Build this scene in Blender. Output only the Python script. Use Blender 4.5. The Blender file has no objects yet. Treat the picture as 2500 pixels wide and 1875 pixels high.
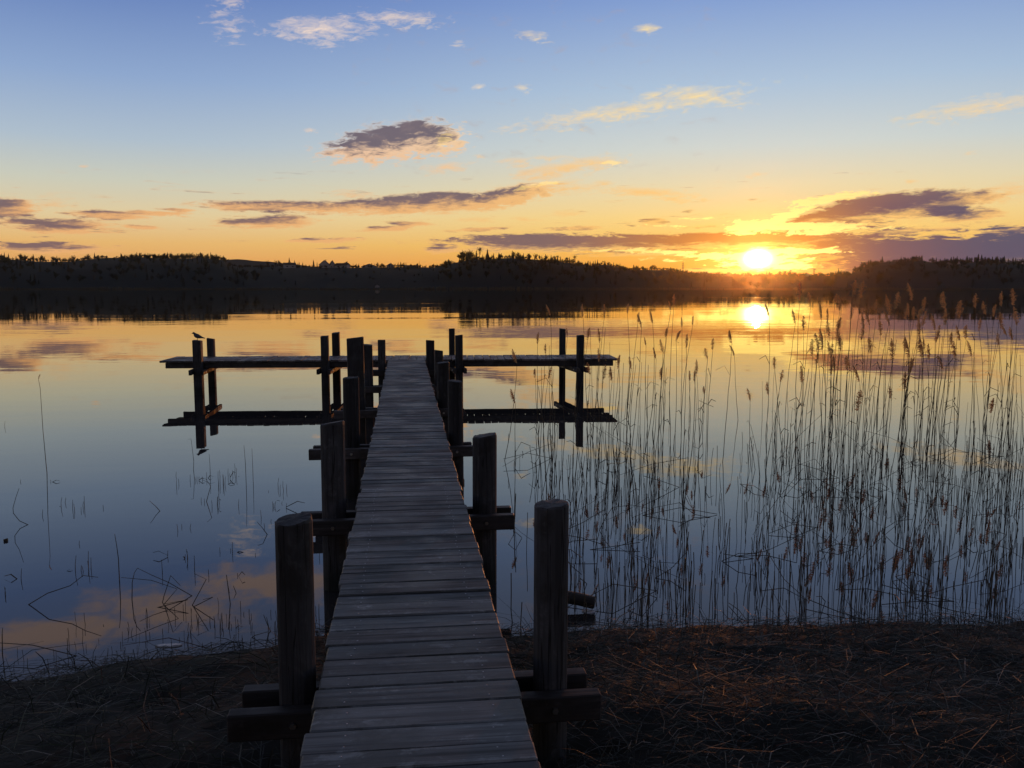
import bpy, math, random
import numpy as np
from mathutils import Vector, Matrix, Euler

R = math.radians
S = bpy.context.scene
C = S.collection
rnd = random.Random(11)

# ------------------------------------------------------------------ camera
F = 2165.0                       # focal length in pixels of the 2500 px wide photograph
HOR = 700.0                      # horizon row
HC = 2.32                        # camera height above the lake
PITCH = math.atan((937.5 - HOR) / F)
YAW = R(6.91)                    # the jetty runs along +Y, the camera looks a little right of it
cam = bpy.data.cameras.new('camera'); camo = bpy.data.objects.new('camera', cam); C.objects.link(camo)
cam.sensor_fit = 'HORIZONTAL'; cam.angle = 2 * math.atan(1250 / F)
cam.clip_start = 0.05; cam.clip_end = 20000
camo.location = (0, 0, HC); camo.rotation_euler = (math.pi / 2 - PITCH, 0, -YAW)
S.camera = camo

cy, sy, cp, sp = math.cos(YAW), math.sin(YAW), math.cos(PITCH), math.sin(PITCH)
FW = Vector((sy * cp, cy * cp, -sp)); RT = Vector((cy, -sy, 0)); UP = Vector((sy * sp, cy * sp, cp))
FH = Vector((sy, cy, 0))
CAM = Vector((0, 0, HC))

def ray(x, y):
    return FW * F + RT * (x - 1250) + UP * (937.5 - y)
def on_z(x, y, z):               # point of height z seen at a pixel of the photograph
    d = ray(x, y); return CAM + d * ((z - HC) / d.z)
def at_d(x, y, d):               # point at horizontal forward distance d
    r = ray(x, y); return CAM + r * (d / (r.dot(FH)))
def at_y(x, y, Y):               # point in the upright plane world Y
    r = ray(x, y); return CAM + r * (Y / r.y)
def azel(x, y):
    r = ray(x, y).normalized(); return math.degrees(math.atan2(r.x, r.y)), math.degrees(math.asin(r.z))
def s2l(r, g, b):
    f = lambda c: (c / 12.92 if c <= .04045 else ((c + .055) / 1.055) ** 2.4)
    return (f(r / 255), f(g / 255), f(b / 255), 1)

# ------------------------------------------------------------------ world
SUN_A, SUN_E = azel(1850, 632)
W = bpy.data.worlds.new('World'); S.world = W; W.use_nodes = True
nt = W.node_tree; nt.nodes.clear()

class G:                          # small helper for node graphs
    def __init__(s, t): s.t = t
    def n(s, k, **kw):
        o = s.t.nodes.new(k)
        for a, v in kw.items(): setattr(o, a, v)
        return o
    def put(s, sock, v):
        if isinstance(v, bpy.types.NodeSocket): s.t.links.new(v, sock)
        else: sock.default_value = v
    def m(s, op, a, b=None, c=None, clamp=False):
        o = s.n('ShaderNodeMath', operation=op, use_clamp=clamp)
        for i, v in enumerate((a, b, c)):
            if v is not None: s.put(o.inputs[i], v)
        return o.outputs[0]
    def mix(s, f, a, b, blend='MIX'):
        o = s.n('ShaderNodeMix', data_type='RGBA', blend_type=blend)
        s.put(o.inputs[0], f); s.put(o.inputs[6], a); s.put(o.inputs[7], b)
        return o.outputs[2]
    def rng(s, v, a, b, c=0., d=1., smooth=True):
        o = s.n('ShaderNodeMapRange', interpolation_type='SMOOTHSTEP' if smooth else 'LINEAR')
        for i, q in enumerate((v, a, b, c, d)): s.put(o.inputs[i], q)
        return o.outputs[0]
    def ramp(s, v, stops, interp='LINEAR'):
        o = s.n('ShaderNodeValToRGB'); r = o.color_ramp; r.interpolation = interp
        while len(r.elements) < len(stops): r.elements.new(0.5)
        for e, (p, c) in zip(r.elements, stops): e.position = p; e.color = c
        s.put(o.inputs[0], v); return o.outputs[0]
    def noise(s, vec, scale, detail=4, rough=.55, dist=0, lac=2.0):
        o = s.n('ShaderNodeTexNoise'); o.inputs['Scale'].default_value = scale
        o.inputs['Detail'].default_value = detail; o.inputs['Roughness'].default_value = rough
        o.inputs['Distortion'].default_value = dist; o.inputs['Lacunarity'].default_value = lac
        s.put(o.inputs['Vector'], vec); return o.outputs['Fac']
    def comb(s, x, y, z=0.):
        o = s.n('ShaderNodeCombineXYZ')
        for i, v in enumerate((x, y, z)): s.put(o.inputs[i], v)
        return o.outputs[0]
    def add(s, a, b):
        o = s.n('ShaderNodeVectorMath', operation='ADD'); s.put(o.inputs[0], a); s.put(o.inputs[1], b); return o.outputs[0]
    def mul(s, a, b):
        o = s.n('ShaderNodeVectorMath', operation='MULTIPLY'); s.put(o.inputs[0], a); s.put(o.inputs[1], b); return o.outputs[0]

PXD = 2212 / 2500 * F * math.pi / 180        # 2212-space pixels per degree
K = 2500 / 2212
# clouds as soft ellipses in azimuth and elevation: x, y, half width, half height, tilt, weight (2212-px photo space)
THIN = [(1140, 412, 120, 22, 8, 1.25), (1240, 408, 70, 10, 4, .9), (690, 62, 110, 23, 4, .95), (725, 62, 42, 22, 30, .8), (860, 40, 85, 15, 0, .7), (500, 4, 28, 9, 0, .6), (490, 50, 30, 22, -30, .35), (1395, 62, 28, 9, 0, 1), (1150, 78, 34, 9, -8, .7), (990, 93, 18, 6, 0, .6),
        (1350, 238, 240, 18, 8, .85), (1510, 208, 95, 19, -6, 1.0), (1420, 205, 40, 9, 0, .8), (1270, 248, 70, 12, 8, .9), (1035, 187, 14, 6, 0, .5), (1130, 188, 12, 9, 0, .5),
        (2110, 232, 120, 17, 5, .75), (2190, 220, 60, 14, 8, .7), (2180, 412, 80, 18, 14, .6), (960, 362, 46, 13, 8, 1), (1120, 350, 40, 11, 0, .9), (1215, 364, 130, 18, 10, 1.2), (1280, 354, 70, 14, 4, 1.15), (1190, 342, 50, 6, 0, .6),
        (1300, 395, 26, 6, 0, .7), (1395, 415, 115, 12, -4, 1.1), (1450, 430, 46, 8, -8, .8), (1520, 432, 10, 5, 0, .7), (1635, 377, 20, 5, 0, .7), (670, 282, 13, 6, 0, .8), (1040, 338, 14, 5, 0, .8), (1970, 391, 9, 4, 0, .6), (2100, 330, 16, 3, 8, .8), (184, 359, 7, 3, 10, .7),
        (760, 420, 40, 10, 0, .6), (1200, 405, 50, 8, 6, .6), (120, 440, 30, 14, 0, .35), (1030, 475, 40, 6, 0, .5), (1220, 462, 40, 7, 0, .5), (1130, 474, 30, 5, 0, .5), (1240, 411, 40, 6, 0, .6)]
DARK = [(850, 308, 160, 44, 8, 1.35), (905, 290, 90, 36, 0, 1.3), (760, 330, 80, 18, 0, .9), (965, 305, 50, 34, 20, .8), (985, 318, 26, 14, 0, .7),
        (610, 446, 200, 15, 0, 1.05), (800, 446, 330, 14, 2, .75), (560, 448, 110, 12, 0, 1), (700, 448, 120, 16, 0, .95), (900, 440, 220, 24, 3, 1.15), (1080, 428, 140, 24, 10, 1.2), (1150, 408, 70, 12, 6, .7), (960, 425, 120, 14, 0, .9), (580, 480, 120, 15, 2, 1.05), (610, 472, 80, 9, 0, .9), (690, 520, 72, 6, 0, 1), (750, 517, 40, 5, 0, .9),
        (15, 450, 60, 26, 0, 1.1), (40, 480, 60, 8, 0, .8), (130, 487, 100, 16, 2, 1.05), (150, 498, 80, 8, 0, .9), (235, 464, 90, 11, -2, 1), (320, 461, 90, 7, 0, .8), (380, 453, 44, 5, 0, .8), (100, 535, 130, 14, 0, 1.05), (300, 490, 46, 5, -4, .9),
        (840, 494, 70, 8, 2, 1), (880, 484, 60, 7, 0, .8), (1030, 496, 70, 6, 2, .95), (1245, 493, 70, 7, 2, .95), (1405, 480, 40, 11, 2, .9), (1500, 490, 50, 5, 0, .6),
        (1230, 525, 340, 24, 0, 1.2), (1150, 520, 200, 18, 0, 1.15), (1480, 522, 380, 20, 1, 1.35), (1640, 517, 300, 18, 0, 1.7), (1560, 583, 150, 6, 0, .9), (960, 540, 60, 8, 0, .8), (1420, 548, 200, 8, 0, .55), (1600, 516, 240, 16, 2, .9),
        (1940, 445, 190, 32, 3, 1.35), (2040, 434, 110, 22, 3, 1.2), (1780, 472, 110, 20, 10, 1.15), (2080, 464, 80, 18, -2, 1.1), (1860, 462, 120, 24, 4, 1.2), (1940, 499, 80, 9, 2, 1), (2040, 494, 40, 6, 0, .8), (1830, 488, 110, 9, 0, .7),
        (2080, 545, 350, 38, -1, 1.5), (2180, 498, 74, 14, 4, 1), (1850, 530, 150, 20, 4, 1.0), (2000, 575, 260, 30, 0, 1.3), (2300, 540, 250, 50, 0, 1.4), (1720, 582, 60, 8, 0, .7)]
BRIGHT = [(1640, 561, 100, 24, 0, 1.2), (1700, 543, 120, 9, 0, 1.2), (1680, 575, 110, 7, 0, 1.1), (1570, 552, 110, 9, 0, 1), (1145, 402, 60, 5, 8, .8), (1320, 352, 30, 8, 0, .7), (960, 300, 22, 16, 30, .6), (1450, 545, 90, 5, 0, .6), (1340, 541, 110, 4, 0, .5), (1640, 488, 80, 16, 4, 1.2), (1720, 490, 130, 10, 0, 1.2), (1600, 502, 50, 6, 0, .7), (1780, 432, 80, 13, 8, 1.2), (1830, 424, 60, 8, 4, 1.), (1690, 470, 90, 12, 18, 1.1), (1770, 500, 90, 7, 0, .8), (1860, 492, 90, 5, 0, .5),
          (1500, 472, 50, 4, 0, .6), (1430, 488, 50, 5, 0, .4), (1600, 480, 24, 6, 0, .7), (1480, 560, 60, 4, 0, .4), (1905, 588, 30, 4, 0, .4)]
# clouds just above the photograph, seen only mirrored in the near water (rows of the mirror image, native px)
MIRR = [(120, 1550, 340, 50, -2, 1.1), (420, 1490, 230, 54, -14, 1.1), (650, 1430, 240, 56, -8, 1.1), (760, 1420, 120, 36, 0, .9), (30, 1560, 160, 30, 0, .9), (1240, 1180, 30, 10, 0, .0)]

def field(name, blobs):
    g = bpy.data.node_groups.new(name, 'ShaderNodeTree')
    g.interface.new_socket('V', in_out='INPUT', socket_type='NodeSocketVector')
    g.interface.new_socket('D', in_out='OUTPUT', socket_type='NodeSocketFloat')
    q = G(g); i = q.n('NodeGroupInput'); o = q.n('NodeGroupOutput'); prev = None
    for (a, e, ra, re, t, w) in blobs:
        mp = q.n('ShaderNodeMapping', vector_type='TEXTURE')
        mp.inputs['Location'].default_value = (a, e, 0); mp.inputs['Rotation'].default_value = (0, 0, R(t)); mp.inputs['Scale'].default_value = (ra, re, 1)
        if prev is None: g.links.new(i.outputs[0], mp.inputs['Vector'])
        else:                                                      # one blob after the other keeps the shader stack small
            ma = q.n('ShaderNodeVectorMath', operation='MULTIPLY_ADD'); q.put(ma.inputs[0], prev); ma.inputs[1].default_value = (1e-9,) * 3
            g.links.new(i.outputs[0], ma.inputs[2]); g.links.new(ma.outputs[0], mp.inputs['Vector'])
        ln = q.n('ShaderNodeVectorMath', operation='LENGTH'); g.links.new(mp.outputs[0], ln.inputs[0])
        v = q.m('MULTIPLY_ADD', ln.outputs['Value'], -w, w)
        prev = v if prev is None else q.m('SMOOTH_MAX', prev, v, .25)
    g.links.new(prev, o.inputs[0])
    return g

def conv(lst):
    out = []
    for (x, y, rx, ry, t, w) in lst:
        a, e = azel(x * K, y * K); out.append((a, e, rx / PXD, ry / PXD, t, w))
    return out
def convm(lst):
    out = []
    for (x, y, rx, ry, t, w) in lst:
        a, e = azel(x, y); out.append((a, -e, rx / (F * math.pi / 180), ry / (F * math.pi / 180), -t, w))
    return out

g = G(nt)
tc = g.n('ShaderNodeTexCoord'); sep = g.n('ShaderNodeSeparateXYZ'); nt.links.new(tc.outputs['Generated'], sep.inputs[0])
az = g.m('MULTIPLY', g.m('ARCTAN2', sep.outputs[0], sep.outputs[1]), 57.29578)
el = g.m('MULTIPLY', g.m('ARCSINE', sep.outputs[2]), 57.29578)
P = g.comb(az, el)
Q = g.comb(az, g.m('MULTIPLY', el, 2.3), 3.7)
n_big = g.noise(Q, .55, 5, .62, .3)
n_fine = g.noise(g.comb(g.m('ADD', az, g.m('MULTIPLY', el, -.7)), g.m('MULTIPLY', el, 3.0), 3.7), 1.05, 7, .66, .5)
n_str = g.noise(g.comb(az, g.m('MULTIPLY', el, 6.), 1.3), .7, 7, .7, .35)

def call(grp, vec):
    o = g.n('ShaderNodeGroup'); o.node_tree = grp; g.put(o.inputs[0], vec); return o.outputs[0]
def nz(v, amp): return g.m('MULTIPLY', g.m('SUBTRACT', v, .5), amp)
low = g.rng(el, 7, 3)                                              # low clouds are drawn out into streaks
warp = g.add(P, g.comb(nz(n_big, 1.6), g.m('MULTIPLY', nz(n_fine, .5), g.m('MULTIPLY_ADD', low, -.8, 1.))))
nlow = g.m('ADD', g.m('MULTIPLY', n_str, low), g.m('MULTIPLY', n_fine, g.m('SUBTRACT', 1., low)))
off = g.add(warp, g.comb(.8, g.m('MULTIPLY_ADD', low, .42, -.62)))

# clear sky: colour by elevation, on the sun's side and away from it
e0 = g.m('DIVIDE', g.m('MAXIMUM', el, 0.), 60.)
def st(lst): return [(e / 60., s2l(*c)) for e, c in lst]
left = g.ramp(e0, st([(0, (218, 140, 84)), (1.2, (226, 160, 92)), (2.6, (230, 182, 112)), (4.3, (224, 203, 158)), (6.2, (202, 203, 186)), (8.5, (174, 190, 204)), (12, (142, 167, 205)), (17, (100, 128, 186)), (25, (112, 120, 152)), (60, (84, 88, 104))]))
right = g.ramp(e0, st([(0, (232, 130, 58)), (1.2, (240, 160, 62)), (2.6, (244, 192, 92)), (4.3, (244, 209, 132)), (6.2, (230, 214, 172)), (8.5, (204, 211, 206)), (12, (172, 194, 216)), (17, (130, 158, 208)), (25, (118, 128, 162)), (60, (88, 92, 108))]))
da = g.m('ABSOLUTE', g.m('SUBTRACT', az, SUN_A))
side = g.rng(da, 3., 40.)
sky = g.mix(side, right, left)
nish = g.n('ShaderNodeTexSky', sky_type='NISHITA'); nish.sun_disc = False
nish.sun_elevation = R(SUN_E); nish.sun_rotation = R(SUN_A); nish.dust_density = 1.5; nish.ozone_density = 3.0
back = g.rng(g.m('ABSOLUTE', az), 50., 130.)
sky = g.mix(back, sky, g.mix(1., sky, (.50, .47, .46, 1), 'MULTIPLY'))
sky = g.mix(1., sky, g.mix(1., nish.outputs[0], (.003, .003, .004, 1), 'MULTIPLY'), 'ADD')

def gauss(sx, sy_, pw=1.0, ea=SUN_E):
    x = g.m('DIVIDE', g.m('SUBTRACT', az, SUN_A), sx); y = g.m('DIVIDE', g.m('SUBTRACT', el, ea), sy_)
    d2 = g.m('ADD', g.m('MULTIPLY', x, x), g.m('MULTIPLY', y, y))
    return g.m('EXPONENT', g.m('MULTIPLY', g.m('POWER', d2, pw), -1.))
g_core, g_mid, g_wide = gauss(.56, .38, 1.0), gauss(4.2, 1.6, .8), gauss(13., 6., .8)
sky = g.mix(1., sky, g.mix(1., (.05, .02, .0, 1), g_wide, 'MULTIPLY'), 'ADD')
# lit colour of clouds: gold by the sun, peach low down, pale pink higher up
litlow = g.mix(g_wide, s2l(240, 180, 118), (1.15, .70, .17, 1))
lit = g.mix(g.rng(el, 4., 13.), litlow, g.mix(g.rng(da, 8., 26.), s2l(255, 226, 160), s2l(250, 224, 202)))
shade = g.mix(g.rng(da, 1.5, 14.), s2l(206, 128, 56), s2l(124, 98, 100))
shade = g.mix(g.rng(el, 2.5, 9.), shade, s2l(112, 100, 110))
bank = g.rng(az, SUN_A + 2.5, SUN_A + 8)
shade = g.mix(g.m('MULTIPLY', bank, g.rng(el, 6.5, 4.5)), shade, g.mix(g.rng(az, SUN_A + 4, SUN_A + 14), s2l(128, 88, 92), s2l(84, 80, 106)))
bcol = g.mix(g_mid, (1.3, .92, .28, 1), (2.3, 1.7, .4, 1))
bfac = g.m('ADD', g.m('MULTIPLY', g_wide, .75), .25)
n_gold = g.noise(g.comb(g.m('ADD', az, g.m('MULTIPLY', el, -1.5)), g.m('MULTIPLY', el, 3.2), 9.1), 1.25, 5, .66, .3)
n_wisp = g.noise(g.comb(g.m('MULTIPLY', az, .5), g.m('MULTIPLY', el, 5.), 5.3), .62, 7, .64, .3)
wisp = g.m('MULTIPLY', g.rng(n_wisp, .575, .72), g.m('MULTIPLY', g.rng(el, 1., 2.4), g.rng(el, 8., 4.5)))
nb, nt_, nd, nm = g.m('ADD', nz(nlow, 1.2), nz(n_gold, 3.0)), nz(g.m('ADD', g.m('MULTIPLY', n_fine, .65), g.m('MULTIPLY', nlow, .35)), 3.0), nz(nlow, 2.3), nz(n_big, 1.6)
def near(lst, win):               # the blobs that can reach into a window of the sky
    a0, a1, e0_, e1 = win; out = []
    for bl in lst:
        ex = bl[2] * 2.0 + 1.0; ey = (bl[3] * abs(math.cos(R(bl[4]))) + bl[2] * abs(math.sin(R(bl[4])))) * 2.0 + .6
        if bl[0] + ex > a0 and bl[0] - ex < a1 and bl[1] + ey > e0_ and bl[1] - ey < e1: out.append(bl)
    return out
LISTS = {'thin_clouds': conv(THIN), 'dark_clouds': conv(DARK), 'bright_clouds': conv(BRIGHT), 'high_clouds': convm(MIRR)}
def bgd(col):
    o = g.n('ShaderNodeBackground'); o.inputs['Strength'].default_value = 1.0; g.put(o.inputs['Color'], col); return o.outputs[0]
def cloudy(win):
    L = {k: near(v, win) for k, v in LISTS.items()}; c = sky
    if win[2] < 8: c = g.mix(g.m('MULTIPLY', wisp, .8), c, g.mix(g.rng(n_wisp, .6, .7), lit, shade))
    if L['thin_clouds']: c = g.mix(g.m('MULTIPLY', g.rng(g.m('ADD', call(field('thin', L['thin_clouds']), warp), nt_), -.1, 1.2, .0, 1., False), .85), c, lit)
    if L['dark_clouds']:
        fd = field('dark', L['dark_clouds']); dF = g.m('ADD', call(fd, warp), nd); dF2 = g.m('ADD', call(fd, off), nd)
        dc = g.mix(g.m('MULTIPLY', g.rng(dF, .0, .45), g.m('MULTIPLY_ADD', g.rng(dF2, -.15, .75), .92, .08)), lit, shade)
        c = g.mix(g.m('MULTIPLY', g.rng(dF, -.02, .5), .97), c, dc)
    if L['high_clouds']: c = g.mix(g.m('MULTIPLY', g.rng(g.m('ADD', call(field('high', L['high_clouds']), warp), nm), .05, .9), .85), c, s2l(184, 158, 146))
    if L['bright_clouds']:
        opened = g.rng(g.m('ADD', call(field('bright', L['bright_clouds']), warp), nb), .08, .42)
        c = g.mix(g.m('MULTIPLY', opened, bfac), c, bcol)
    if win[2] < 8:
        veil = g.m('MULTIPLY_ADD', g.rng(dF, .1, .8), -.93, 1.) if L['dark_clouds'] else 1.
        veil = g.m('MAXIMUM', veil, g.m('MULTIPLY', opened, .9)) if L['bright_clouds'] and L['dark_clouds'] else veil
        c = g.mix(1., c, g.mix(1., (.5, .2, .0, 1), g.m('MULTIPLY', g_mid, .22), 'MULTIPLY'), 'ADD')
        c = g.mix(1., c, g.mix(1., (14, 11, 5, 1), g.m('MULTIPLY', g_core, veil), 'MULTIPLY'), 'ADD')
    return bgd(c)
def pick(v, t, hi, lo):           # one background above the limit, another below it
    o = g.n('ShaderNodeMixShader'); g.put(o.inputs[0], g.m('GREATER_THAN', v, t)); g.put(o.inputs[1], lo); g.put(o.inputs[2], hi); return o.outputs[0]
EB = [-.6, 2.2, 4.3, 7.0, 12.0, 30.0]; AB = [-42., -16., -3., 9., 20., 46.]
rows = []
for i in range(len(EB) - 1):
    cells = [cloudy((AB[j], AB[j + 1], EB[i], EB[i + 1])) for j in range(len(AB) - 1)]
    r_ = cells[0]
    l01 = pick(az, AB[1], cells[1], cells[0]); l34 = pick(az, AB[4], cells[4], cells[3])
    rows.append(pick(az, AB[2], pick(az, AB[3], l34, cells[2]), l01))
front = pick(el, EB[3], pick(el, EB[4], rows[4], rows[3]), pick(el, EB[2], rows[2], pick(el, EB[1], rows[1], rows[0])))
inside = g.m('MULTIPLY', g.m('MULTIPLY', g.m('GREATER_THAN', el, EB[0]), g.m('LESS_THAN', el, EB[-1])), g.m('MULTIPLY', g.m('GREATER_THAN', az, AB[0]), g.m('LESS_THAN', az, AB[-1])))
mxs = g.n('ShaderNodeMixShader'); g.put(mxs.inputs[0], inside); g.put(mxs.inputs[1], bgd(sky)); g.put(mxs.inputs[2], front)
wo = g.n('ShaderNodeOutputWorld'); nt.links.new(mxs.outputs[0], wo.inputs['Surface'])

# ------------------------------------------------------------------ sun and exposure
sl = bpy.data.lights.new('sun', 'SUN'); sl.energy = .6; sl.angle = R(.53); sl.color = (1, .30, .05)
so = bpy.data.objects.new('sun', sl); C.objects.link(so)
sd = Vector((math.sin(R(SUN_A)) * math.cos(R(SUN_E)), math.cos(R(SUN_A)) * math.cos(R(SUN_E)), math.sin(R(SUN_E))))
so.rotation_euler = sd.to_track_quat('Z', 'Y').to_euler()
S.view_settings.view_transform = 'Standard'; S.view_settings.look = 'None'; S.view_settings.gamma = 1; S.view_settings.exposure = 0
S.render.engine = 'CYCLES'
S.cycles.max_bounces = 4; S.cycles.diffuse_bounces = 1; S.cycles.glossy_bounces = 3; S.cycles.transmission_bounces = 2; S.cycles.volume_bounces = 0; S.cycles.transparent_max_bounces = 6
S.cycles.caustics_reflective = False; S.cycles.caustics_refractive = False; S.cycles.sample_clamp_indirect = 4

# ------------------------------------------------------------------ materials
def mat(name):
    m = bpy.data.materials.new(name); m.use_nodes = True; t = m.node_tree
    return m, G(t), t.nodes['Principled BSDF'], t.nodes['Material Output']
def simple(name, col, rough=.8, var=.35, scale=6., spec=.3, stretch=(1, 1, 1), bump=0.):
    m, q, b, o = mat(name)
    tcn = q.n('ShaderNodeTexCoord'); v = q.mul(tcn.outputs['Object'], stretch)
    n = q.noise(v, scale, 6, .6)
    c0 = tuple(c * (1 - var) for c in col[:3]) + (1,); c1 = tuple(c * (1 + var) for c in col[:3]) + (1,)
    q.put(b.inputs['Base Color'], q.mix(n, c0, c1)); b.inputs['Roughness'].default_value = rough; b.inputs['Specular IOR Level'].default_value = spec
    if bump:
        bp = q.n('ShaderNodeBump'); bp.inputs['Strength'].default_value = bump; bp.inputs['Distance'].default_value = .01
        q.put(bp.inputs['Height'], n); q.t.links.new(bp.outputs[0], b.inputs['Normal'])
    return m
def wood(name, axis, dark, light, rough=(.45, .85), tone=True):
    m, q, b, o = mat(name)
    tcn = q.n('ShaderNodeTexCoord'); st_ = [38., 38., 38.]; st_[axis] = 1.3
    at = q.n('ShaderNodeAttribute'); at.attribute_name = 'tone'
    sp_ = q.n('ShaderNodeSeparateColor'); q.t.links.new(at.outputs['Color'], sp_.inputs[0])
    shift = q.comb(q.m('MULTIPLY', sp_.outputs[1], 37.), q.m('MULTIPLY', sp_.outputs[2], 53.), 0.)
    v = q.add(tcn.outputs['Object'], shift)
    grain = q.noise(q.mul(v, tuple(st_)), 1.0, 8, .65, .4)
    st2 = [9., 9., 9.]; st2[axis] = .8
    band = q.noise(q.mul(v, tuple(st2)), 1.0, 4, .6, .8)
    blot = q.noise(tcn.outputs['Object'], 2.6, 5, .62, .3)
    f = q.m('ADD', q.m('MULTIPLY', grain, .55), q.m('MULTIPLY', band, .45))
    col = q.mix(q.rng(f, .3, .72), dark, light)
    col = q.mix(q.m('MULTIPLY', q.rng(q.m('ADD', blot, q.m('MULTIPLY', q.m('SUBTRACT', grain, .5), .45)), .47, .62), .72), col, tuple(c * k for c, k in zip(dark[:3], (.62, .58, .45))) + (1,))
    worn = q.noise(q.mul(v, (7., 7., 7.)), 1.0, 6, .72, .6)
    col = q.mix(q.m('MULTIPLY', q.rng(q.m('ADD', worn, q.m('MULTIPLY', q.m('SUBTRACT', grain, .5), .6)), .55, .72), .45), col, tuple(min(1, c * 1.7) for c in light[:3]) + (1,))      # damp, mossy patches
    if axis == 2:                    # drying cracks, and the wet algae band above the water line
        ck = q.noise(q.mul(v, (26., 26., .55)), 1.0, 3, .5, .6)
        crack = q.rng(q.m('ABSOLUTE', q.m('SUBTRACT', ck, .5)), .0, .018)
        col = q.mix(crack, tuple(c * .3 for c in dark[:3]) + (1,), col)
        pz = q.n('ShaderNodeSeparateXYZ'); q.t.links.new(tcn.outputs['Object'], pz.inputs[0])
        wet = q.rng(q.m('ADD', pz.outputs[2], q.m('MULTIPLY', q.m('SUBTRACT', blot, .5), .35)), .22, .08)
        col = q.mix(q.m('MULTIPLY', wet, .75), col, (.012, .014, .009, 1))
        f = q.m('ADD', f, q.m('MULTIPLY', crack, .8))
    if tone: col = q.mix(1., col, q.comb(*[q.m('MULTIPLY_ADD', sp_.outputs[0], 1.0, .5)] * 3), 'MULTIPLY')
    q.put(b.inputs['Base Color'], col)
    q.put(b.inputs['Roughness'], q.rng(q.m('ADD', blot, q.m('MULTIPLY', q.m('SUBTRACT', grain, .5), .5)), .35, .65, rough[1], rough[0]))
    b.inputs['Specular IOR Level'].default_value = .36
    bp = q.n('ShaderNodeBump'); bp.inputs['Strength'].default_value = .55; bp.inputs['Distance'].default_value = .004
    q.put(bp.inputs['Height'], f); q.t.links.new(bp.outputs[0], b.inputs['Normal'])
    return m
M = {}
M['plank'] = wood('weathered_plank', 0, (.05, .053, .052, 1), (.20, .213, .21, 1))
M['plank_y'] = wood('weathered_plank_across', 1, (.075, .066, .06, 1), (.24, .225, .22, 1))
M['post'] = wood('weathered_post', 2, (.022, .022, .023, 1), (.06, .06, .063, 1), (.6, .85))
M['beam'] = wood('weathered_beam', 0, (.032, .028, .026, 1), (.09, .082, .078, 1), (.55, .8))
M['beam_y'] = wood('weathered_stringer', 1, (.032, .028, .026, 1), (.09, .082, .078, 1), (.55, .8))
m, q, b, o = mat('steel'); b.inputs['Base Color'].default_value = (.55, .55, .55, 1); b.inputs['Metallic'].default_value = 1; b.inputs['Roughness'].default_value = .3; M['steel'] = m
# lake water
m, q, b, o = mat('lake_water')
geo = q.n('ShaderNodeNewGeometry'); pos = geo.outputs['Position']
h1 = q.noise(q.mul(pos, (.7, 1.6, 1)), .55, 3, .5, .3)
h2 = q.noise(q.mul(pos, (.25, .8, 1)), .12, 3, .5, .2)
patch = q.rng(q.noise(q.mul(pos, (.25, 1., 1)), .03, 3, .5), .42, .62, .35, 1.3)
bp = q.n('ShaderNodeBump'); bp.inputs['Strength'].default_value = 1; bp.inputs['Distance'].default_value = 1
q.put(bp.inputs['Height'], q.m('MULTIPLY', q.m('ADD', q.m('MULTIPLY', h1, .0045), q.m('MULTIPLY', h2, .02)), patch))
gl = q.n('ShaderNodeBsdfGlossy'); gl.inputs['Roughness'].default_value = .008; gl.inputs['Color'].default_value = (1, .94, .83, 1)
df = q.n('ShaderNodeBsdfDiffuse'); df.inputs['Color'].default_value = (.04, .038, .038, 1)
fr = q.n('ShaderNodeFresnel'); fr.inputs['IOR'].default_value = 1.68
ms = q.n('ShaderNodeMixShader')
for a_, b_ in ((bp.outputs[0], gl.inputs['Normal']), (bp.outputs[0], fr.inputs['Normal']), (fr.outputs[0], ms.inputs[0]), (df.outputs[0], ms.inputs[1]), (gl.outputs[0], ms.inputs[2]), (ms.outputs[0], o.inputs['Surface'])):
    q.t.links.new(a_, b_)
M['water'] = m
M['mud'] = simple('dark_mud', (.019, .019, .014), .85, .5, 3., .25, bump=.8)
def attr_mat(name, rough=.7, trans=0., spec=.3):
    m, q, b, o = mat(name)
    at = q.n('ShaderNodeAttribute'); at.attribute_name = 'tone'
    q.t.links.new(at.outputs['Color'], b.inputs['Base Color']); b.inputs['Roughness'].default_value = rough; b.inputs['Specular IOR Level'].default_value = spec
    if trans:
        tr = q.n('ShaderNodeBsdfTranslucent'); q.t.links.new(at.outputs['Color'], tr.inputs['Color'])
        mx = q.n('ShaderNodeMixShader'); mx.inputs[0].default_value = trans
        q.t.links.new(b.outputs[0], mx.inputs[1]); q.t.links.new(tr.outputs[0], mx.inputs[2]); q.t.links.new(mx.outputs[0], o.inputs['Surface'])
    return m
M['straw'] = attr_mat('dead_reed_straw', .6, .1)
M['stem'] = simple('reed_stem', (.10, .075, .045), .6, .4, 9., .3, (1, 1, .3))
M['plume'] = attr_mat('reed_plume', .8, .65)
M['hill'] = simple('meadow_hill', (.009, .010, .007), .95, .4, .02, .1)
M['farhill'] = simple('far_hill_haze_tint', (.05, .055, .066), .95, .25, .01, .1)  # aerial haze put into the base colour: paler and bluer than the near hills
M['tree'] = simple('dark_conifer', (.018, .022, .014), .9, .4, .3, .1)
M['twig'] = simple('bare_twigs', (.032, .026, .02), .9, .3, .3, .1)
M['wall'] = simple('pale_render', (.34, .34, .36), .85, .12, .4, .2)
M['roof'] = simple('dark_roof_tiles', (.045, .03, .026), .8, .3, 1.5, .2)
M['dark'] = simple('dark_glass', (.02, .02, .025), .2, .2, 1., .5)
M['metal'] = simple('grey_lattice_steel', (.08, .08, .085), .6, .2, 1., .4)
M['belt'] = simple('pale_reed_belt', (.12, .10, .07), .9, .4, .15, .1)
M['bark'] = simple('wet_bark', (.035, .028, .022), .65, .5, 14., .4, (1, 1, 1), .6)
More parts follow.
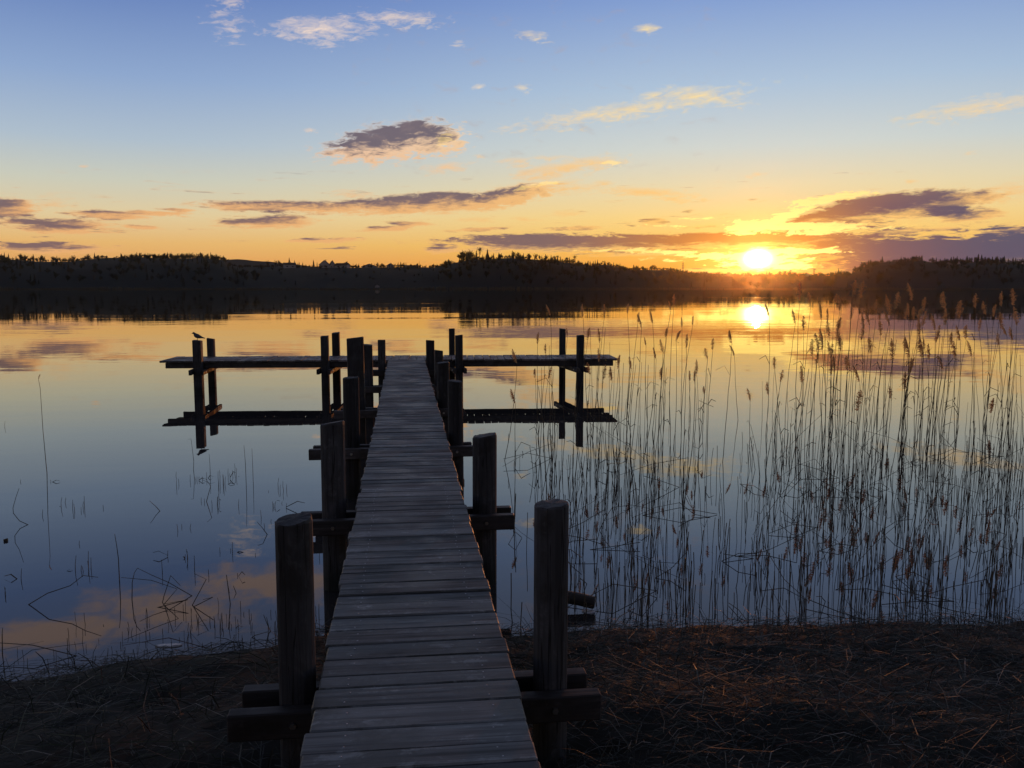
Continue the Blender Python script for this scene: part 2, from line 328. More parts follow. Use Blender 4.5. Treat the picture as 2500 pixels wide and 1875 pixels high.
M['endgrain'] = simple('pale_end_grain', (.26, .22, .18), .7, .25, 22., .3)
M['pale'] = simple('pale_driftwood', (.72, .70, .68), .6, .15, 12., .3)
M['feather'] = simple('grey_feathers', (.10, .105, .12), .8, .3, 40., .2)
M['darkfeather'] = simple('dark_feathers', (.03, .025, .022), .8, .3, 40., .2)
M['beak'] = simple('dull_red_horn', (.12, .03, .02), .5, .2, 40., .3)
M['leaf'] = simple('dark_wet_leaf', (.02, .016, .012), .4, .3, 20., .5)

# ------------------------------------------------------------------ mesh helpers
class MB:
    def __init__(s): s.v = []; s.f = []; s.mi = []; s.c = []
    def add(s, vs, fs, mi=0, col=(.5, .5, .5)):
        k = len(s.v); s.v += [tuple(p) for p in vs]; s.c += [col] * len(vs)
        for f in fs: s.f.append([i + k for i in f]); s.mi.append(mi)
    def box(s, c, sx, sy, sz, rz=0, mi=0, col=(.5, .5, .5), bev=0.006, tilt=(0, 0)):
        hx, hy, hz = sx / 2, sy / 2, sz / 2; bm = []
        b = min(bev, hx * .4, hy * .4, hz * .4)
        vs = []; idx = {}
        for ix in (-1, 1):
            for iy in (-1, 1):
                for iz in (-1, 1):
                    for ax in range(3):
                        p = [ix * hx, iy * hy, iz * hz]
                        for a2 in range(3):
                            if a2 != ax: p[a2] -= (ix, iy, iz)[a2] * b
                        idx[(ix, iy, iz, ax)] = len(vs); vs.append(p)
        fs = []
        for ax in range(3):
            u, w = [(1, 2), (2, 0), (0, 1)][ax]
            for sg in (-1, 1):
                ring = []
                for (a, bb) in ((-1, -1), (1, -1), (1, 1), (-1, 1)):
                    k = [0, 0, 0]; k[ax] = sg; k[u] = a; k[w] = bb; ring.append(idx[(*k, ax)])
                fs.append(ring if sg > 0 else ring[::-1])
        for ax in range(3):                                         # edge strips along ax
            u, w = [(1, 2), (2, 0), (0, 1)][ax]
            for a in (-1, 1):
                for bb in (-1, 1):
                    def kk(sg, face):
                        k = [0, 0, 0]; k[ax] = sg; k[u] = a; k[w] = bb; return idx[(*k, face)]
                    r = [kk(-1, u), kk(1, u), kk(1, w), kk(-1, w)]
                    fs.append(r if a * bb > 0 else r[::-1])
        for ix in (-1, 1):
            for iy in (-1, 1):
                for iz in (-1, 1):
                    r = [idx[(ix, iy, iz, a)] for a in range(3)]; fs.append(r if ix * iy * iz > 0 else r[::-1])
        m4 = Matrix.Translation(c) @ Euler((tilt[0], tilt[1], rz)).to_matrix().to_4x4()
        s.add([m4 @ Vector(p) for p in vs], fs, mi, col)
    def tube(s, pts, rad, n=5, mi=0, col=(.5, .5, .5), cap=True):
        pts = [Vector(p) for p in pts]; k = len(pts); vs = []; fs = []
        if not hasattr(rad, '__len__'): rad = [rad] * k
        for i, p in enumerate(pts):
            d = (pts[min(i + 1, k - 1)] - pts[max(i - 1, 0)]).normalized()
            a = d.cross(Vector((0, 1, .13))); a = (a if a.length > .05 else d.cross(Vector((1, 0, 0)))).normalized(); bb = d.cross(a)
            for j in range(n):
                t = 2 * math.pi * j / n; vs.append(p + (a * math.cos(t) + bb * math.sin(t)) * rad[i])
        for i in range(k - 1):
            for j in range(n):
                fs.append((i * n + j, i * n + (j + 1) % n, (i + 1) * n + (j + 1) % n, (i + 1) * n + j))
        if cap: fs += [tuple(range(n))[::-1], tuple(range((k - 1) * n, k * n))]
        s.add(vs, fs, mi, col)
    def build(s, name, mats, parent=None, smooth=False, loc=None):
        me = bpy.data.meshes.new(name); me.from_pydata(s.v, [], s.f)
        for m_ in (mats if isinstance(mats, (list, tuple)) else [mats]): me.materials.append(m_)
        me.polygons.foreach_set('material_index', s.mi)
        ca = me.color_attributes.new('tone', 'FLOAT_COLOR', 'POINT')
        ca.data.foreach_set('color', np.array([(c[0], c[1], c[2], 1) for c in s.c], dtype=np.float32).ravel())
        if smooth: me.polygons.foreach_set('use_smooth', [True] * len(me.polygons))
        me.update()
        return link(name, me, parent, loc)
def link(name, me, parent=None, loc=None):
    o = bpy.data.objects.new(name, me); C.objects.link(o)
    if parent is not None: o.parent = parent
    if loc is not None: o.location = loc
    return o
def tag(o, label=None, cat=None, group=None, kind=None):
    if label: o['label'] = label
    if cat: o['category'] = cat
    if group: o['group'] = group
    if kind: o['kind'] = kind
    return o
def empty(name, loc, rz=0, **k):
    o = bpy.data.objects.new(name, None); C.objects.link(o); o.location = loc; o.rotation_euler = (0, 0, rz); o.empty_display_size = .2
    return tag(o, **k)
def np_mesh(name, V, Fq, m, cols=None, parent=None):
    me = bpy.data.meshes.new(name); me.from_pydata(V.tolist(), [], Fq.tolist()); me.materials.append(m)
    if cols is not None:
        ca = me.color_attributes.new('tone', 'FLOAT_COLOR', 'POINT'); ca.data.foreach_set('color', np.concatenate([cols, np.ones((len(cols), 1))], 1).astype(np.float32).ravel())
    return link(name, me, parent)

# ------------------------------------------------------------------ lake, banks, hills
SHORE = [(0, 1668), (227, 1641), (369, 1617), (438, 1603), (527, 1597), (667, 1586), (760, 1552), (1000, 1556), (1250, 1560), (1380, 1558), (1493, 1546), (1702, 1541), (1872, 1546), (2041, 1549), (2267, 1535), (2500, 1532)]
shp = [on_z(x, y, .0) for x, y in SHORE]
SX = np.array([-300, -30, -9] + [p.x for p in shp] + [9, 30, 300]); SY = np.array([6, 4.5, 3.4] + [p.y for p in shp] + [5.7, 6.5, 8])
def shore_y(x): return np.interp(x, SX, SY)
def vnoise(x, y, seed=0):           # smooth value noise
    xi = np.floor(x).astype(int); yi = np.floor(y).astype(int); fx = x - xi; fy = y - yi
    fx = fx * fx * (3 - 2 * fx); fy = fy * fy * (3 - 2 * fy)
    def h(a, b_):
        k = (a * 374761393 + b_ * 668265263 + seed * 974634777) & 0x7fffffff
        k = ((k ^ (k >> 13)) * 1274126177) & 0x7fffffff
        return ((k ^ (k >> 16)) & 0xffff) / 65535.0
    return (h(xi, yi) * (1 - fx) + h(xi + 1, yi) * fx) * (1 - fy) + (h(xi, yi + 1) * (1 - fx) + h(xi + 1, yi + 1) * fx) * fy
def ground_z(x, y):
    x = np.asarray(x, float); y = np.asarray(y, float)
    s = shore_y(x) + .18 * (vnoise(x * 2.3, y * 0 + 5, 3) - .5) + .1 * (vnoise(x * 7, y * 7, 4) - .5) - y
    land = .03 + .26 * (1 - np.exp(-np.maximum(s, 0) / 1.1)) + .10 * (vnoise(x * 1.7, y * 1.7, 1) - .5) * np.clip(s, 0, 1) + .05 * (vnoise(x * 6, y * 6, 2) - .5) * np.clip(s * 2, 0, 1)
    sea = .03 + .35 * np.clip(s, -2, 0)
    return np.where(s > 0, land, sea)
gx = np.concatenate([np.array([-400, -150, -60, -30, -18]), np.arange(-12, 14.01, .11), np.array([20, 32, 60, 150, 400])])
gy = np.concatenate([np.array([-400, -120, -40, -15, -7, -3, -1, .5]), np.arange(1.6, 8.6, .11), np.array([9.5, 12])])
X, Y = np.meshgrid(gx, gy); Z = ground_z(X, Y)
nx, ny = len(gx), len(gy); I = np.arange(nx * ny).reshape(ny, nx)
quads = np.stack([I[:-1, :-1], I[:-1, 1:], I[1:, 1:], I[1:, :-1]], -1).reshape(-1, 4)
tag(np_mesh('ground', np.stack([X, Y, Z], -1).reshape(-1, 3), quads, M['mud']), kind='structure')
wv = np.array([[-4500, -300, 0], [4500, -300, 0], [4500, 3400, 0], [-4500, 3400, 0]], float)
tag(np_mesh('water', wv, np.array([[0, 1, 2, 3]]), M['water']), kind='structure')

RIDGE = [(-900, 636), (-400, 640), (0, 637), (174, 640), (260, 632), (318, 632), (492, 632), (550, 639), (566, 652), (650, 654), (900, 654), (1060, 654), (1100, 646), (1140, 637), (1180, 634), (1240, 632), (1345, 640), (1400, 646), (1460, 650), (1475, 647), (1504, 653), (1533, 660), (1590, 658), (1634, 660), (1662, 670), (1720, 673), (1840, 676), (2000, 676), (2080, 672), (2105, 652), (2150, 645), (2200, 642), (2250, 637), (2280, 647), (2370, 642), (2500, 648), (2900, 640), (3400, 640)]
RX = np.array([p[0] for p in RIDGE], float); RY = np.array([p[1] for p in RIDGE], float)
SHD = 850.
def ridge_d(x): return 1190 + 60 * np.sin(np.asarray(x) * .0037)
def px_frame(x):
    return np.arctan2(np.asarray(x, float) - 1250, F * cp + (937.5 - HOR) * sp)      # bearing relative to the view
def hill_z(x, r):
    x = np.asarray(x, float); r = np.asarray(r, float); rd = ridge_d(x)
    rz = HC + (HOR - np.interp(x, RX, RY)) / F * rd * 1.0
    t = np.clip((r - SHD) / (rd - SHD), 0, None)
    up = np.sin(np.clip(t, 0, 1) * math.pi / 2) ** 1.1
    zz = np.where(t <= 1, .2 + (rz - .2) * up, rz - (t - 1) * rz * .45)
    return zz + (vnoise(x * .02, r * .02, 9) - .5) * 2.5 * np.clip(t * 3, 0, 1) * np.clip(rz / 20, 0, 1)
def hill_pt(x, r, z=None):
    b_ = px_frame(x); a = b_ + YAW
    d = r / np.cos(b_)                                             # r is the forward distance
    return np.stack([np.sin(a) * d, np.cos(a) * d, hill_z(x, r) if z is None else np.broadcast_to(z, np.shape(a))], -1)
hx = np.arange(-1100, 3601, 22.); hr = np.concatenate([[SHD - 8], np.linspace(SHD, 1330, 26), np.linspace(1400, 1900, 5)])
HX, HR = np.meshgrid(hx, hr)
V = hill_pt(HX.ravel(), HR.ravel()); V[:len(hx), 2] = -1.
I = np.arange(len(hx) * len(hr)).reshape(len(hr), len(hx))
quads = np.stack([I[:-1, :-1], I[:-1, 1:], I[1:, 1:], I[1:, :-1]], -1).reshape(-1, 4)
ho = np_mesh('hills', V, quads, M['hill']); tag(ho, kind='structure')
# the paler ridge far behind the gap
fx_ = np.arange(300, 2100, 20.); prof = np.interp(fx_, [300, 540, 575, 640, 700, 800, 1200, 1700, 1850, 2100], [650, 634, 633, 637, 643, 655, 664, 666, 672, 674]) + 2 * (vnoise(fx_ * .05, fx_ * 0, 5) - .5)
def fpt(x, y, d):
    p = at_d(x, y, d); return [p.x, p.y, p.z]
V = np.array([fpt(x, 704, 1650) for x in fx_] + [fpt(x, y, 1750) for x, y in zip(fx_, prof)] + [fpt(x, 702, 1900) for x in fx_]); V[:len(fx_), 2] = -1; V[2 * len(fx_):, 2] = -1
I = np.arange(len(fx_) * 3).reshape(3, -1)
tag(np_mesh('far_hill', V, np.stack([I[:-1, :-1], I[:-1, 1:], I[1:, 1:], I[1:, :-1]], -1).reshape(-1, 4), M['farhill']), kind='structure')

# ------------------------------------------------------------------ tree shapes (unit height)
def spruce(seed, wid=.17, bare=.06):
    q = random.Random(seed); cr = MB(); n = 13
    for k in range(n):
        z = bare + (1 - bare) * k / n; r = wid * (1 - k / n) ** .85 * q.uniform(.75, 1.15) + .008
        m_ = 9
        for j in range(m_):
            a = 2 * math.pi * (j + q.random()) / m_; rr = r * q.uniform(.65, 1.25); w = .45
            tip = (math.cos(a) * rr, math.sin(a) * rr, z - .03 * q.random() - rr * .15)
            b0 = (math.cos(a - w) * rr * .4, math.sin(a - w) * rr * .4, z + .015); b1 = (math.cos(a + w) * rr * .4, math.sin(a + w) * rr * .4, z + .015)
            cr.add([tip, b0, (0, 0, z + (1 - bare) / n * 1.6), b1], [(0, 1, 2), (0, 2, 3), (0, 3, 1)])
    tr = MB(); tr.tube([(0, 0, -.08), (0, 0, .5), (0, 0, .97)], [.018, .012, .003], 5)
    return cr, tr
def broad(seed, wid=.36, bare=.28, nt_=260, spread=1.0):
    q = random.Random(seed); cr = MB(); tr = MB()
    tr.tube([(0, 0, -.08), (q.uniform(-.02, .02), 0, bare), (q.uniform(-.03, .03), 0, .62)], [.028, .02, .008], 5)
    lim = []
    for k in range(13):
        a = q.random() * 6.283; e = q.uniform(.35, 1.35); z0 = bare * q.uniform(.8, 1.5)
        L = (1 - z0) * q.uniform(.6, .98)
        p0 = Vector((0, 0, z0)); p1 = p0 + Vector((math.cos(a) * math.cos(e) * wid * 1.1, math.sin(a) * math.cos(e) * wid * 1.1, math.sin(e) * L))
        mid = (p0 + p1) / 2 + Vector((0, 0, .03)); tr.tube([p0, mid, p1], [.011, .008, .003], 4); lim.append((p0, mid, p1))
    for k in range(nt_):
        p0, mid, p1 = q.choice(lim); t = q.uniform(.25, 1.0)
        p = p0.lerp(mid, t * 2) if t < .5 else mid.lerp(p1, t * 2 - 1)
        d = Vector((q.gauss(0, 1), q.gauss(0, 1), q.gauss(.7, .8))).normalized() * q.uniform(.06, .17) * spread
        w = d.cross(Vector((q.gauss(0, 1), q.gauss(0, 1), q.gauss(0, 1)))).normalized() * q.uniform(.008, .022)
        cr.add([p - w, p + d, p + w], [(0, 1, 2)])
        s_ = p + d * .6; d2 = Vector((q.gauss(0, 1), q.gauss(0, 1), q.gauss(.5, .8))).normalized() * .07 * spread
        cr.add([s_ - w * .7, s_ + d2, s_ + w * .7], [(0, 1, 2)])
    return cr, tr
def pine(seed):
    q = random.Random(seed); cr, tr = MB(), MB()
    tr.tube([(0, 0, -.05), (.01, 0, .5), (0, .01, .92)], [.022, .016, .008], 5)
    for k in range(240):
        c = Vector((q.gauss(0, .075), q.gauss(0, .075), .84 + q.gauss(0, .06)))
        if q.random() < .18: c = Vector((q.gauss(0, .06), q.gauss(0, .06), q.uniform(.45, .7)))
        d = Vector((q.gauss(0, 1), q.gauss(0, 1), q.gauss(0, 1))).normalized() * .05; w = d.cross(Vector((.3, 1, .2))).normalized() * .022
        cr.add([c - w, c + d, c + w], [(0, 1, 2)])
    return cr, tr
SHAPES = {'spruce': [spruce(i, .2 + .03 * i) for i in range(4)], 'broad': [broad(20 + i, .36 + .06 * i, .16, 420) for i in range(4)], 'pine': [pine(40 + i) for i in range(2)], 'round': [broad(60 + i, .55, .15, 420, 1.1) for i in range(2)]}
def to_np(mb):
    tri = []
    for f in mb.f:
        for i in range(1, len(f) - 1): tri.append((f[0], f[i], f[i + 1]))
    return np.array(mb.v, float), np.array(tri, int)
NPS = {k: [[to_np(c), to_np(t)] for c, t in v] for k, v in SHAPES.items()}
MESH = {}
for k, lst in SHAPES.items():
    for i, (c_, t_) in enumerate(lst):
        co = c_.build(k + '_crown', M['tree'] if k in ('spruce', 'pine') else M['twig']); to = t_.build(k + '_trunk', M['twig'])
        MESH[k, i] = (co.data, to.data); bpy.data.objects.remove(co); bpy.data.objects.remove(to)

def wood_mass(name, spec, m_):
    VV, FF = [], []; base = 0
    for (kind, i, x, r, h, z) in spec:
        for part in NPS[kind][i]:
            v, f = part; a = rnd.random() * 6.28; ca, sa = math.cos(a), math.sin(a); wz = rnd.uniform(.85, 1.2)
            p = hill_pt(np.array([x]), np.array([r]))[0]
            q_ = np.stack([(v[:, 0] * ca - v[:, 1] * sa) * h * wz + p[0], (v[:, 0] * sa + v[:, 1] * ca) * h * wz + p[1], v[:, 2] * h + p[2] + z], 1)
            VV.append(q_); FF.append(f + base); base += len(v)
    return np_mesh(name, np.concatenate(VV), np.concatenate(FF), m_)
spec_s, spec_b = [], []
for k in range(1900):
    x = rnd.uniform(-700, 3100); t = rnd.random() ** .7
    meadow = 640 < x < 1080
    if meadow and rnd.random() < .72: continue
    rd = float(ridge_d(x)); r = SHD + 12 + t * (rd - SHD - 6)
    con = .4 if (x < 160 or 1080 < x < 1650 or x > 2080) else .3
    hh = rnd.uniform(5, 10) * (.65 if meadow else 1) * (.4 if t > .85 and not (x < 160 or 1140 < x < 1400 or x > 2080) else 1)
    if 1660 < x < 2080 and t > .7: hh *= .6
    if 1400 < x < 1660 and t > .7: hh *= .6
    if 240 < x < 560 and t > .8: hh *= .3
    (spec_s if rnd.random() < con else spec_b).append((('spruce', rnd.randrange(4)) if rnd.random() < con else ('broad', rnd.randrange(4))) + (x, r, hh, -.3))
for k in range(1100):                  # low scrub and treetops that soften the crest line
    x = rnd.uniform(-300, 2800); rd = float(ridge_d(x)); spec_b.append(('broad', rnd.randrange(4), x, rd - rnd.uniform(2, 90), rnd.uniform(2.5, 5.), -.4))
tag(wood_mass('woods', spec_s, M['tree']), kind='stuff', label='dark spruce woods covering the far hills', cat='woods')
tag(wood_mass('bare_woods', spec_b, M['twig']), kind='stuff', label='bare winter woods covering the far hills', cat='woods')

# trees that stand out on the skyline, one by one: kind, x px, crown-top row, height px, label key
LBL = {
 'row': ('bare round-crowned tree in the long row along the left hilltop', 'hilltop row of bare trees'),
 'lsp': ('dark pointed spruce on the low ridge at the left end of the far shore', 'spruces on the left ridge'),
 'lro': ('wide round bare tree between the left spruces and the hilltop row', None),
 'vil': ('small bare tree among the houses across the lake', 'bare trees in the village'),
 'vsp': ('small dark conifer among the houses across the lake', 'conifers in the village'),
 'kno': ('tall bare tree on the wooded knoll right of the houses', 'bare trees on the knoll'),
 'ksp': ('dark spruce on the wooded knoll right of the houses', 'spruces on the knoll'),
 'kpi': ('slim pine with a round tuft on the knoll right of the houses', None),
 'mid': ('small spruce along the long wooded ridge between the knoll and the sun', 'spruces on the middle ridge'),
 'mpi': ('spindly pine rising above the middle ridge left of the sun', 'pines on the middle ridge'),
 'mbr': ('small bare tree on the low ridge left of the sun', 'bare trees on the low ridge'),
 'low': ('small bare tree on the low shore right below the sun', 'bare trees below the sun'),
 'lco': ('small dark conifer on the low shore right of the sun', 'conifers right of the sun'),
 'rbr': ('bare tree at the edge of the wooded hill on the right', 'bare trees on the right hill'),
 'rsp': ('dark spruce on the crest of the wooded hill on the right', 'spruces on the right hill'),
}
TR = []
for x in (318, 330, 341, 352, 362, 375, 386, 398, 409, 420, 431, 443, 452, 461, 470, 481): TR.append(('broad', x, 616 + rnd.uniform(-1.5, 2), 19, 'row'))
TR += [('broad', 492, 613.5, 22, 'row'), ('broad', 488, 615, 20, 'row'), ('broad', 518, 618, 21, 'row'), ('broad', 531, 617.5, 22, 'row'), ('spruce', 508, 618, 19, 'row'), ('broad', 540, 624, 15, 'row')]
TR[-2] = ('spruce', 508, 618, 19, 'lsp2')
LBL['lsp2'] = ('single slim spruce beside the bare trees at the right end of the left hilltop', None)
for x, y in ((4, 627), (18, 628), (30, 626), (39, 624), (50, 628), (62, 628), (75, 625), (82, 627), (97, 630), (104, 631), (125, 630), (134, 629), (141, 631)): TR.append(('spruce', x, y + rnd.uniform(1, 2.5), 13, 'lsp'))
TR.append(('round', 178, 625, 14, 'lro'))
for x, y, h in ((654, 634, 13), (672, 633, 12), (681, 633, 13), (923, 639, 14), (932, 640, 13), (955, 641, 12), (966, 641, 11), (985, 639, 13), (1018, 641, 12), (1058, 644, 10), (1090, 634, 20), (1108, 638, 18)): TR.append(('broad', x, y, h, 'vil'))
for x, y, h in ((706, 629, 21), (719, 635, 16), (730, 639, 12), (739, 640, 12), (765, 634, 17), (774, 640, 12), (862, 643, 9), (870, 643, 9), (876, 643, 9), (972, 640, 12), (978, 639, 13), (991, 641, 11), (1040, 646, 10), (1095, 632, 22)): TR.append(('spruce', x, y, h, 'vsp'))
for x, y, h in ((1132, 607, 30), (1140, 606, 31), (1149, 606, 30), (1127, 612, 26)): TR.append(('broad', x, y, h, 'kno'))
for x, y, h in ((1122, 629, 22), (1163, 611, 26), (1190, 608, 27), (1158, 620, 18)): TR.append(('spruce', x, y, h, 'ksp'))
TR.append(('pine', 1171, 604, 32, 'kpi'))
for x in range(1205, 1400, 9): TR.append(('spruce', x + rnd.uniform(-3, 3), 622 + (x - 1205) * .065 + rnd.uniform(-2, 2.5), 14, 'mid'))
TR += [('pine', 1353, 624, 22, 'mpi'), ('pine', 1361, 623, 23, 'mpi'), ('pine', 1384, 628, 22, 'mpi'), ('pine', 1403, 623, 26, 'mpi'), ('pine', 1472, 637, 11, 'mpi')]
for x, y, h in ((1552, 652, 9), (1562, 652, 9), (1593, 645, 14), (1599, 645, 13), (1620, 652, 8), (1643, 653, 9), (1418, 640, 8), (1430, 641, 8), (1445, 642, 8), (1490, 645, 8), (1520, 650, 9)): TR.append(('broad', x, y, h, 'mbr'))
for x, y, h in ((1553, 651, 10), (1575, 653, 9), (1652, 655, 12)): TR.append(('spruce', x, y, h, 'mid'))
for x, y, h in ((1720, 662, 12), (1728, 661, 12), (1752, 668, 8), (1905, 658, 16), (1918, 657, 16), (1930, 656, 17), (1945, 660, 14), (2008, 665, 10), (2030, 664, 11), (2042, 664, 11)): TR.append(('broad', x, y, h, 'low'))
for x, y, h in ((2063, 661, 14), (2075, 665, 10), (1962, 664, 10)): TR.append(('spruce', x, y, h, 'lco'))
for x, y, h in ((2092, 656, 16), (2100, 650, 20), (2108, 645, 20), (2116, 641, 20), (2160, 636, 18), (2168, 635, 18), (2198, 630, 16), (2210, 625, 20), (2240, 624, 22), (2303, 634, 16), (2445, 626, 18)): TR.append(('broad', x, y, h, 'rbr'))
for x, y, h in ((2126, 638, 18), (2138, 640, 15), (2147, 638, 16), (2180, 634, 14), (2190, 631, 16), (2228, 630, 16), (2251, 623, 20), (2320, 632, 15), (2337, 625, 20), (2361, 624, 21), (2380, 627, 19), (2389, 620, 25), (2397, 621, 24), (2412, 629, 18), (2423, 627, 19), (2432, 625, 21), (2452, 624, 22), (2462, 630, 16), (2480, 629, 18), (2494, 635, 14)): TR.append(('spruce', x, y, h, 'rsp'))
NM = {'spruce': 'spruce_tree', 'broad': 'bare_tree', 'pine': 'pine_tree', 'round': 'bare_tree'}
for (k, x, y, h, key) in TR:
    r = float(ridge_d(x)) - rnd.uniform(2, 14); top = at_d(x, y, r); H_ = h / F * r * 1.12
    gz = float(hill_z(x, r)); bz = min(top.z - H_ * .9, gz); H_ = top.z - bz
    lb, gr = LBL[key]
    e_ = empty(NM[k], (top.x, top.y, bz), rnd.random() * 6.28, label=lb, cat='tree', group=gr)
    i = rnd.randrange(len(SHAPES[k])); cw, tw = MESH[k, i]
    wf = (h / F * r * 1.12) / H_
    for nm, me in (('crown', cw), ('trunk', tw)):
        o_ = link(nm, me, e_); o_.scale = (H_ * max(wf, .5), H_ * max(wf, .5), H_)

# pale reed belt along the far waterline
VV, FF = [], []; kx = 0
for k in range(9000):
    x = rnd.uniform(-900, 3400); r = SHD - 3 - rnd.random() * 9; p = hill_pt(np.array([x]), np.array([r]), 0.)[0]; h = rnd.uniform(.9, 2.4) * (.6 + .8 * float(vnoise(np.array([x * .012]), np.array([0.]), 8)[0])); w = rnd.uniform(.15, .5)
    VV += [(p[0] - w, p[1], -.2), (p[0] + w, p[1], -.2), (p[0] + rnd.uniform(-.4, .4), p[1], h)]; FF.append((kx, kx + 1, kx + 2)); kx += 3
tag(np_mesh('reed_belt', np.array(VV), np.array(FF), M['belt']), kind='stuff', label='pale reed belt along the far waterline', cat='reeds')

# ------------------------------------------------------------------ houses across the lake
def house(x, y_eave, wpx, hpx, roofpx, rz, label, gable=True, d=1120., chim=True):
    p = at_d(x, y_eave + hpx, d); sc = d / F; w = wpx * sc; h = hpx * sc + 2.5; rh = roofpx * sc; dp = w * .75
    e_ = empty('house', (p.x, p.y, p.z - 2.5), rz - YAW, label=label, cat='house', group='houses across the lake')
    a = MB(); hx_, hy_ = w / 2, dp / 2
    # walls with gable ends
    vs = [(-hx_, -hy_, 0), (hx_, -hy_, 0), (hx_, hy_, 0), (-hx_, hy_, 0), (-hx_, -hy_, h), (hx_, -hy_, h), (hx_, hy_, h), (-hx_, hy_, h)]
    if gable: vs += [(0, -hy_, h + rh), (0, hy_, h + rh)]; fs = [(0, 1, 5, 8, 4), (1, 2, 6, 5), (2, 3, 7, 9, 6), (3, 0, 4, 7)]
    else: vs += [(-hx_, 0, h + rh), (hx_, 0, h + rh)]; fs = [(0, 1, 5, 4), (1, 2, 6, 9, 5), (2, 3, 7, 6), (3, 0, 4, 8, 7)]
    a.add(vs, fs); a.build('wall', M['wall'], e_)
    rf = MB(); t = .35; o_ = .8
    for sgn in (-1, 1):
        if gable: A = [(0, -hy_ - o_, h + rh), (0, hy_ + o_, h + rh), (sgn * (hx_ + o_), hy_ + o_, h - o_ * rh / hx_), (sgn * (hx_ + o_), -hy_ - o_, h - o_ * rh / hx_)]
        else: A = [(-hx_ - o_, 0, h + rh), (hx_ + o_, 0, h + rh), (hx_ + o_, sgn * (hy_ + o_), h - o_ * rh / hy_), (-hx_ - o_, sgn * (hy_ + o_), h - o_ * rh / hy_)]
        rf.add(A + [(q_[0], q_[1], q_[2] + t) for q_ in A], [(0, 1, 2, 3), (7, 6, 5, 4), (0, 4, 5, 1), (1, 5, 6, 2), (2, 6, 7, 3), (3, 7, 4, 0)])
    ro = rf.build('roof', M['roof'], e_)
    if chim:
        c = MB(); c.box((w * .12, dp * .12, h + rh + .3), .7, .7, 1.8, bev=.03); c.build('chimney', M['roof'], ro)
    for sgn in (-1, 1):
        wn = MB(); wn.box((sgn * w * .24, -hy_ - .02, h * .62), w * .13, .08, 1.3, bev=.01); wn.build('window', M['dark'], e_)
    return e_
house(707, 646, 27, 8, 4, .35, 'pale-walled house under the tall conifer at the left end of the village', False)
house(793, 646, 24, 6, 10, .1, 'house with the tallest steep gable left of centre of the village')
house(811, 647, 13, 6, 9, .5, 'narrow steep-gabled house just right of the tallest gable')
house(836, 648, 30, 4, 5, -.2, 'long low-roofed house between the twin gables and the broad roof', False)
house(846, 646, 14, 5, 6, .1, 'small gable rising behind the long low roof', True, 1135.)
house(903, 651, 36, 6, 6, .05, 'broad flat-gabled house with white eaves in the middle of the village')
house(953, 649, 16, 8, 5, .4, 'pale house behind bushes right of the broad flat gable')
house(1003, 651, 34, 4, 3, .0, 'long flat roof on the right side of the village', False, chim=False)
house(1076, 652, 24, 7, 3, .1, 'dark flat-roofed house at the foot of the knoll', False)
house(1040, 663, 13, 4, 2, .2, 'small white building lower on the slope, farther right', False, 1060., False)
house(1011, 665, 8, 3, 1.5, .2, 'tiny pale shed lower on the slope, farther left', False, 1060., False)
house(921, 698, 10, 5, 3, .1, 'pale boathouse by the waterline below the village', True, 862., False)
house(1968, 672, 20, 4, 4, .1, 'dark gabled roof on the low shore right of the sun', True, 1150.)

# pylon, crane, pole
def truss(e_, name, h, w0, w1, arms, m_):
    a = MB(); n = 8
    for i in range(4):
        sx_, sy__ = ((-1, -1), (1, -1), (1, 1), (-1, 1))[i]
        a.tube([(sx_ * w0, sy__ * w0, 0), (sx_ * w1, sy__ * w1, h)], .16, 4)
    for k in range(n):
        z0, z1 = h * k / n, h * (k + 1) / n; wa = w0 + (w1 - w0) * k / n; wb = w0 + (w1 - w0) * (k + 1) / n
        for s1, s2 in (((-1, -1), (1, -1)), ((1, -1), (1, 1)), ((1, 1), (-1, 1)), ((-1, 1), (-1, -1))):
            a.tube([(s1[0] * wa, s1[1] * wa, z0), (s2[0] * wb, s2[1] * wb, z1)], .1, 3); a.tube([(s2[0] * wa, s2[1] * wa, z0), (s1[0] * wb, s1[1] * wb, z1)], .1, 3)
    a.build('tower', m_, e_)
    for z, L in arms:
        b_ = MB(); b_.tube([(-L, 0, z), (0, 0, z + .9), (L, 0, z)], [.08, .2, .08], 4); b_.tube([(-L, 0, z), (L, 0, z)], .12, 4); b_.build('cross_arm', m_, e_)
p = at_d(1667, 672, 1700); e_ = empty('power_pylon', (p.x, p.y, p.z - 3), .4, label='thin lattice power pylon on the low ridge left of the sun', cat='pylon')
truss(e_, 'pylon', 28, 1.6, .25, ((17, 3.4), (21, 4.0), (25, 2.6)), M['metal'])
p = at_d(1987, 672, 1500); e_ = empty('tower_crane', (p.x, p.y, p.z - 2), -.2, label='small tower crane above the low shore right of the sun', cat='crane')
truss(e_, 'crane', 12, .7, .7, (), M['metal'])
a = MB(); a.tube([(2.5, 0, 12), (-7.5, 0, 12.8)], .3, 4); a.tube([(0, 0, 12), (0, 0, 15)], .2, 4); a.tube([(0, 0, 15), (-5, 0, 12.7)], .08, 3); a.build('jib', M['metal'], e_)
a = MB(); a.box((2.4, 0, 11.6), 1.4, 1, 1, bev=.05); a.build('counterweight', M['metal'], e_)
p = at_d(1024, 652, 1120); e_ = MB(); e_.tube([(p.x, p.y, p.z - 4), (p.x, p.y, p.z + 8)], [.22, .1], 6); tag(e_.build('mast_pole', M['metal']), label='slim mast standing among the houses across the lake', cat='mast')

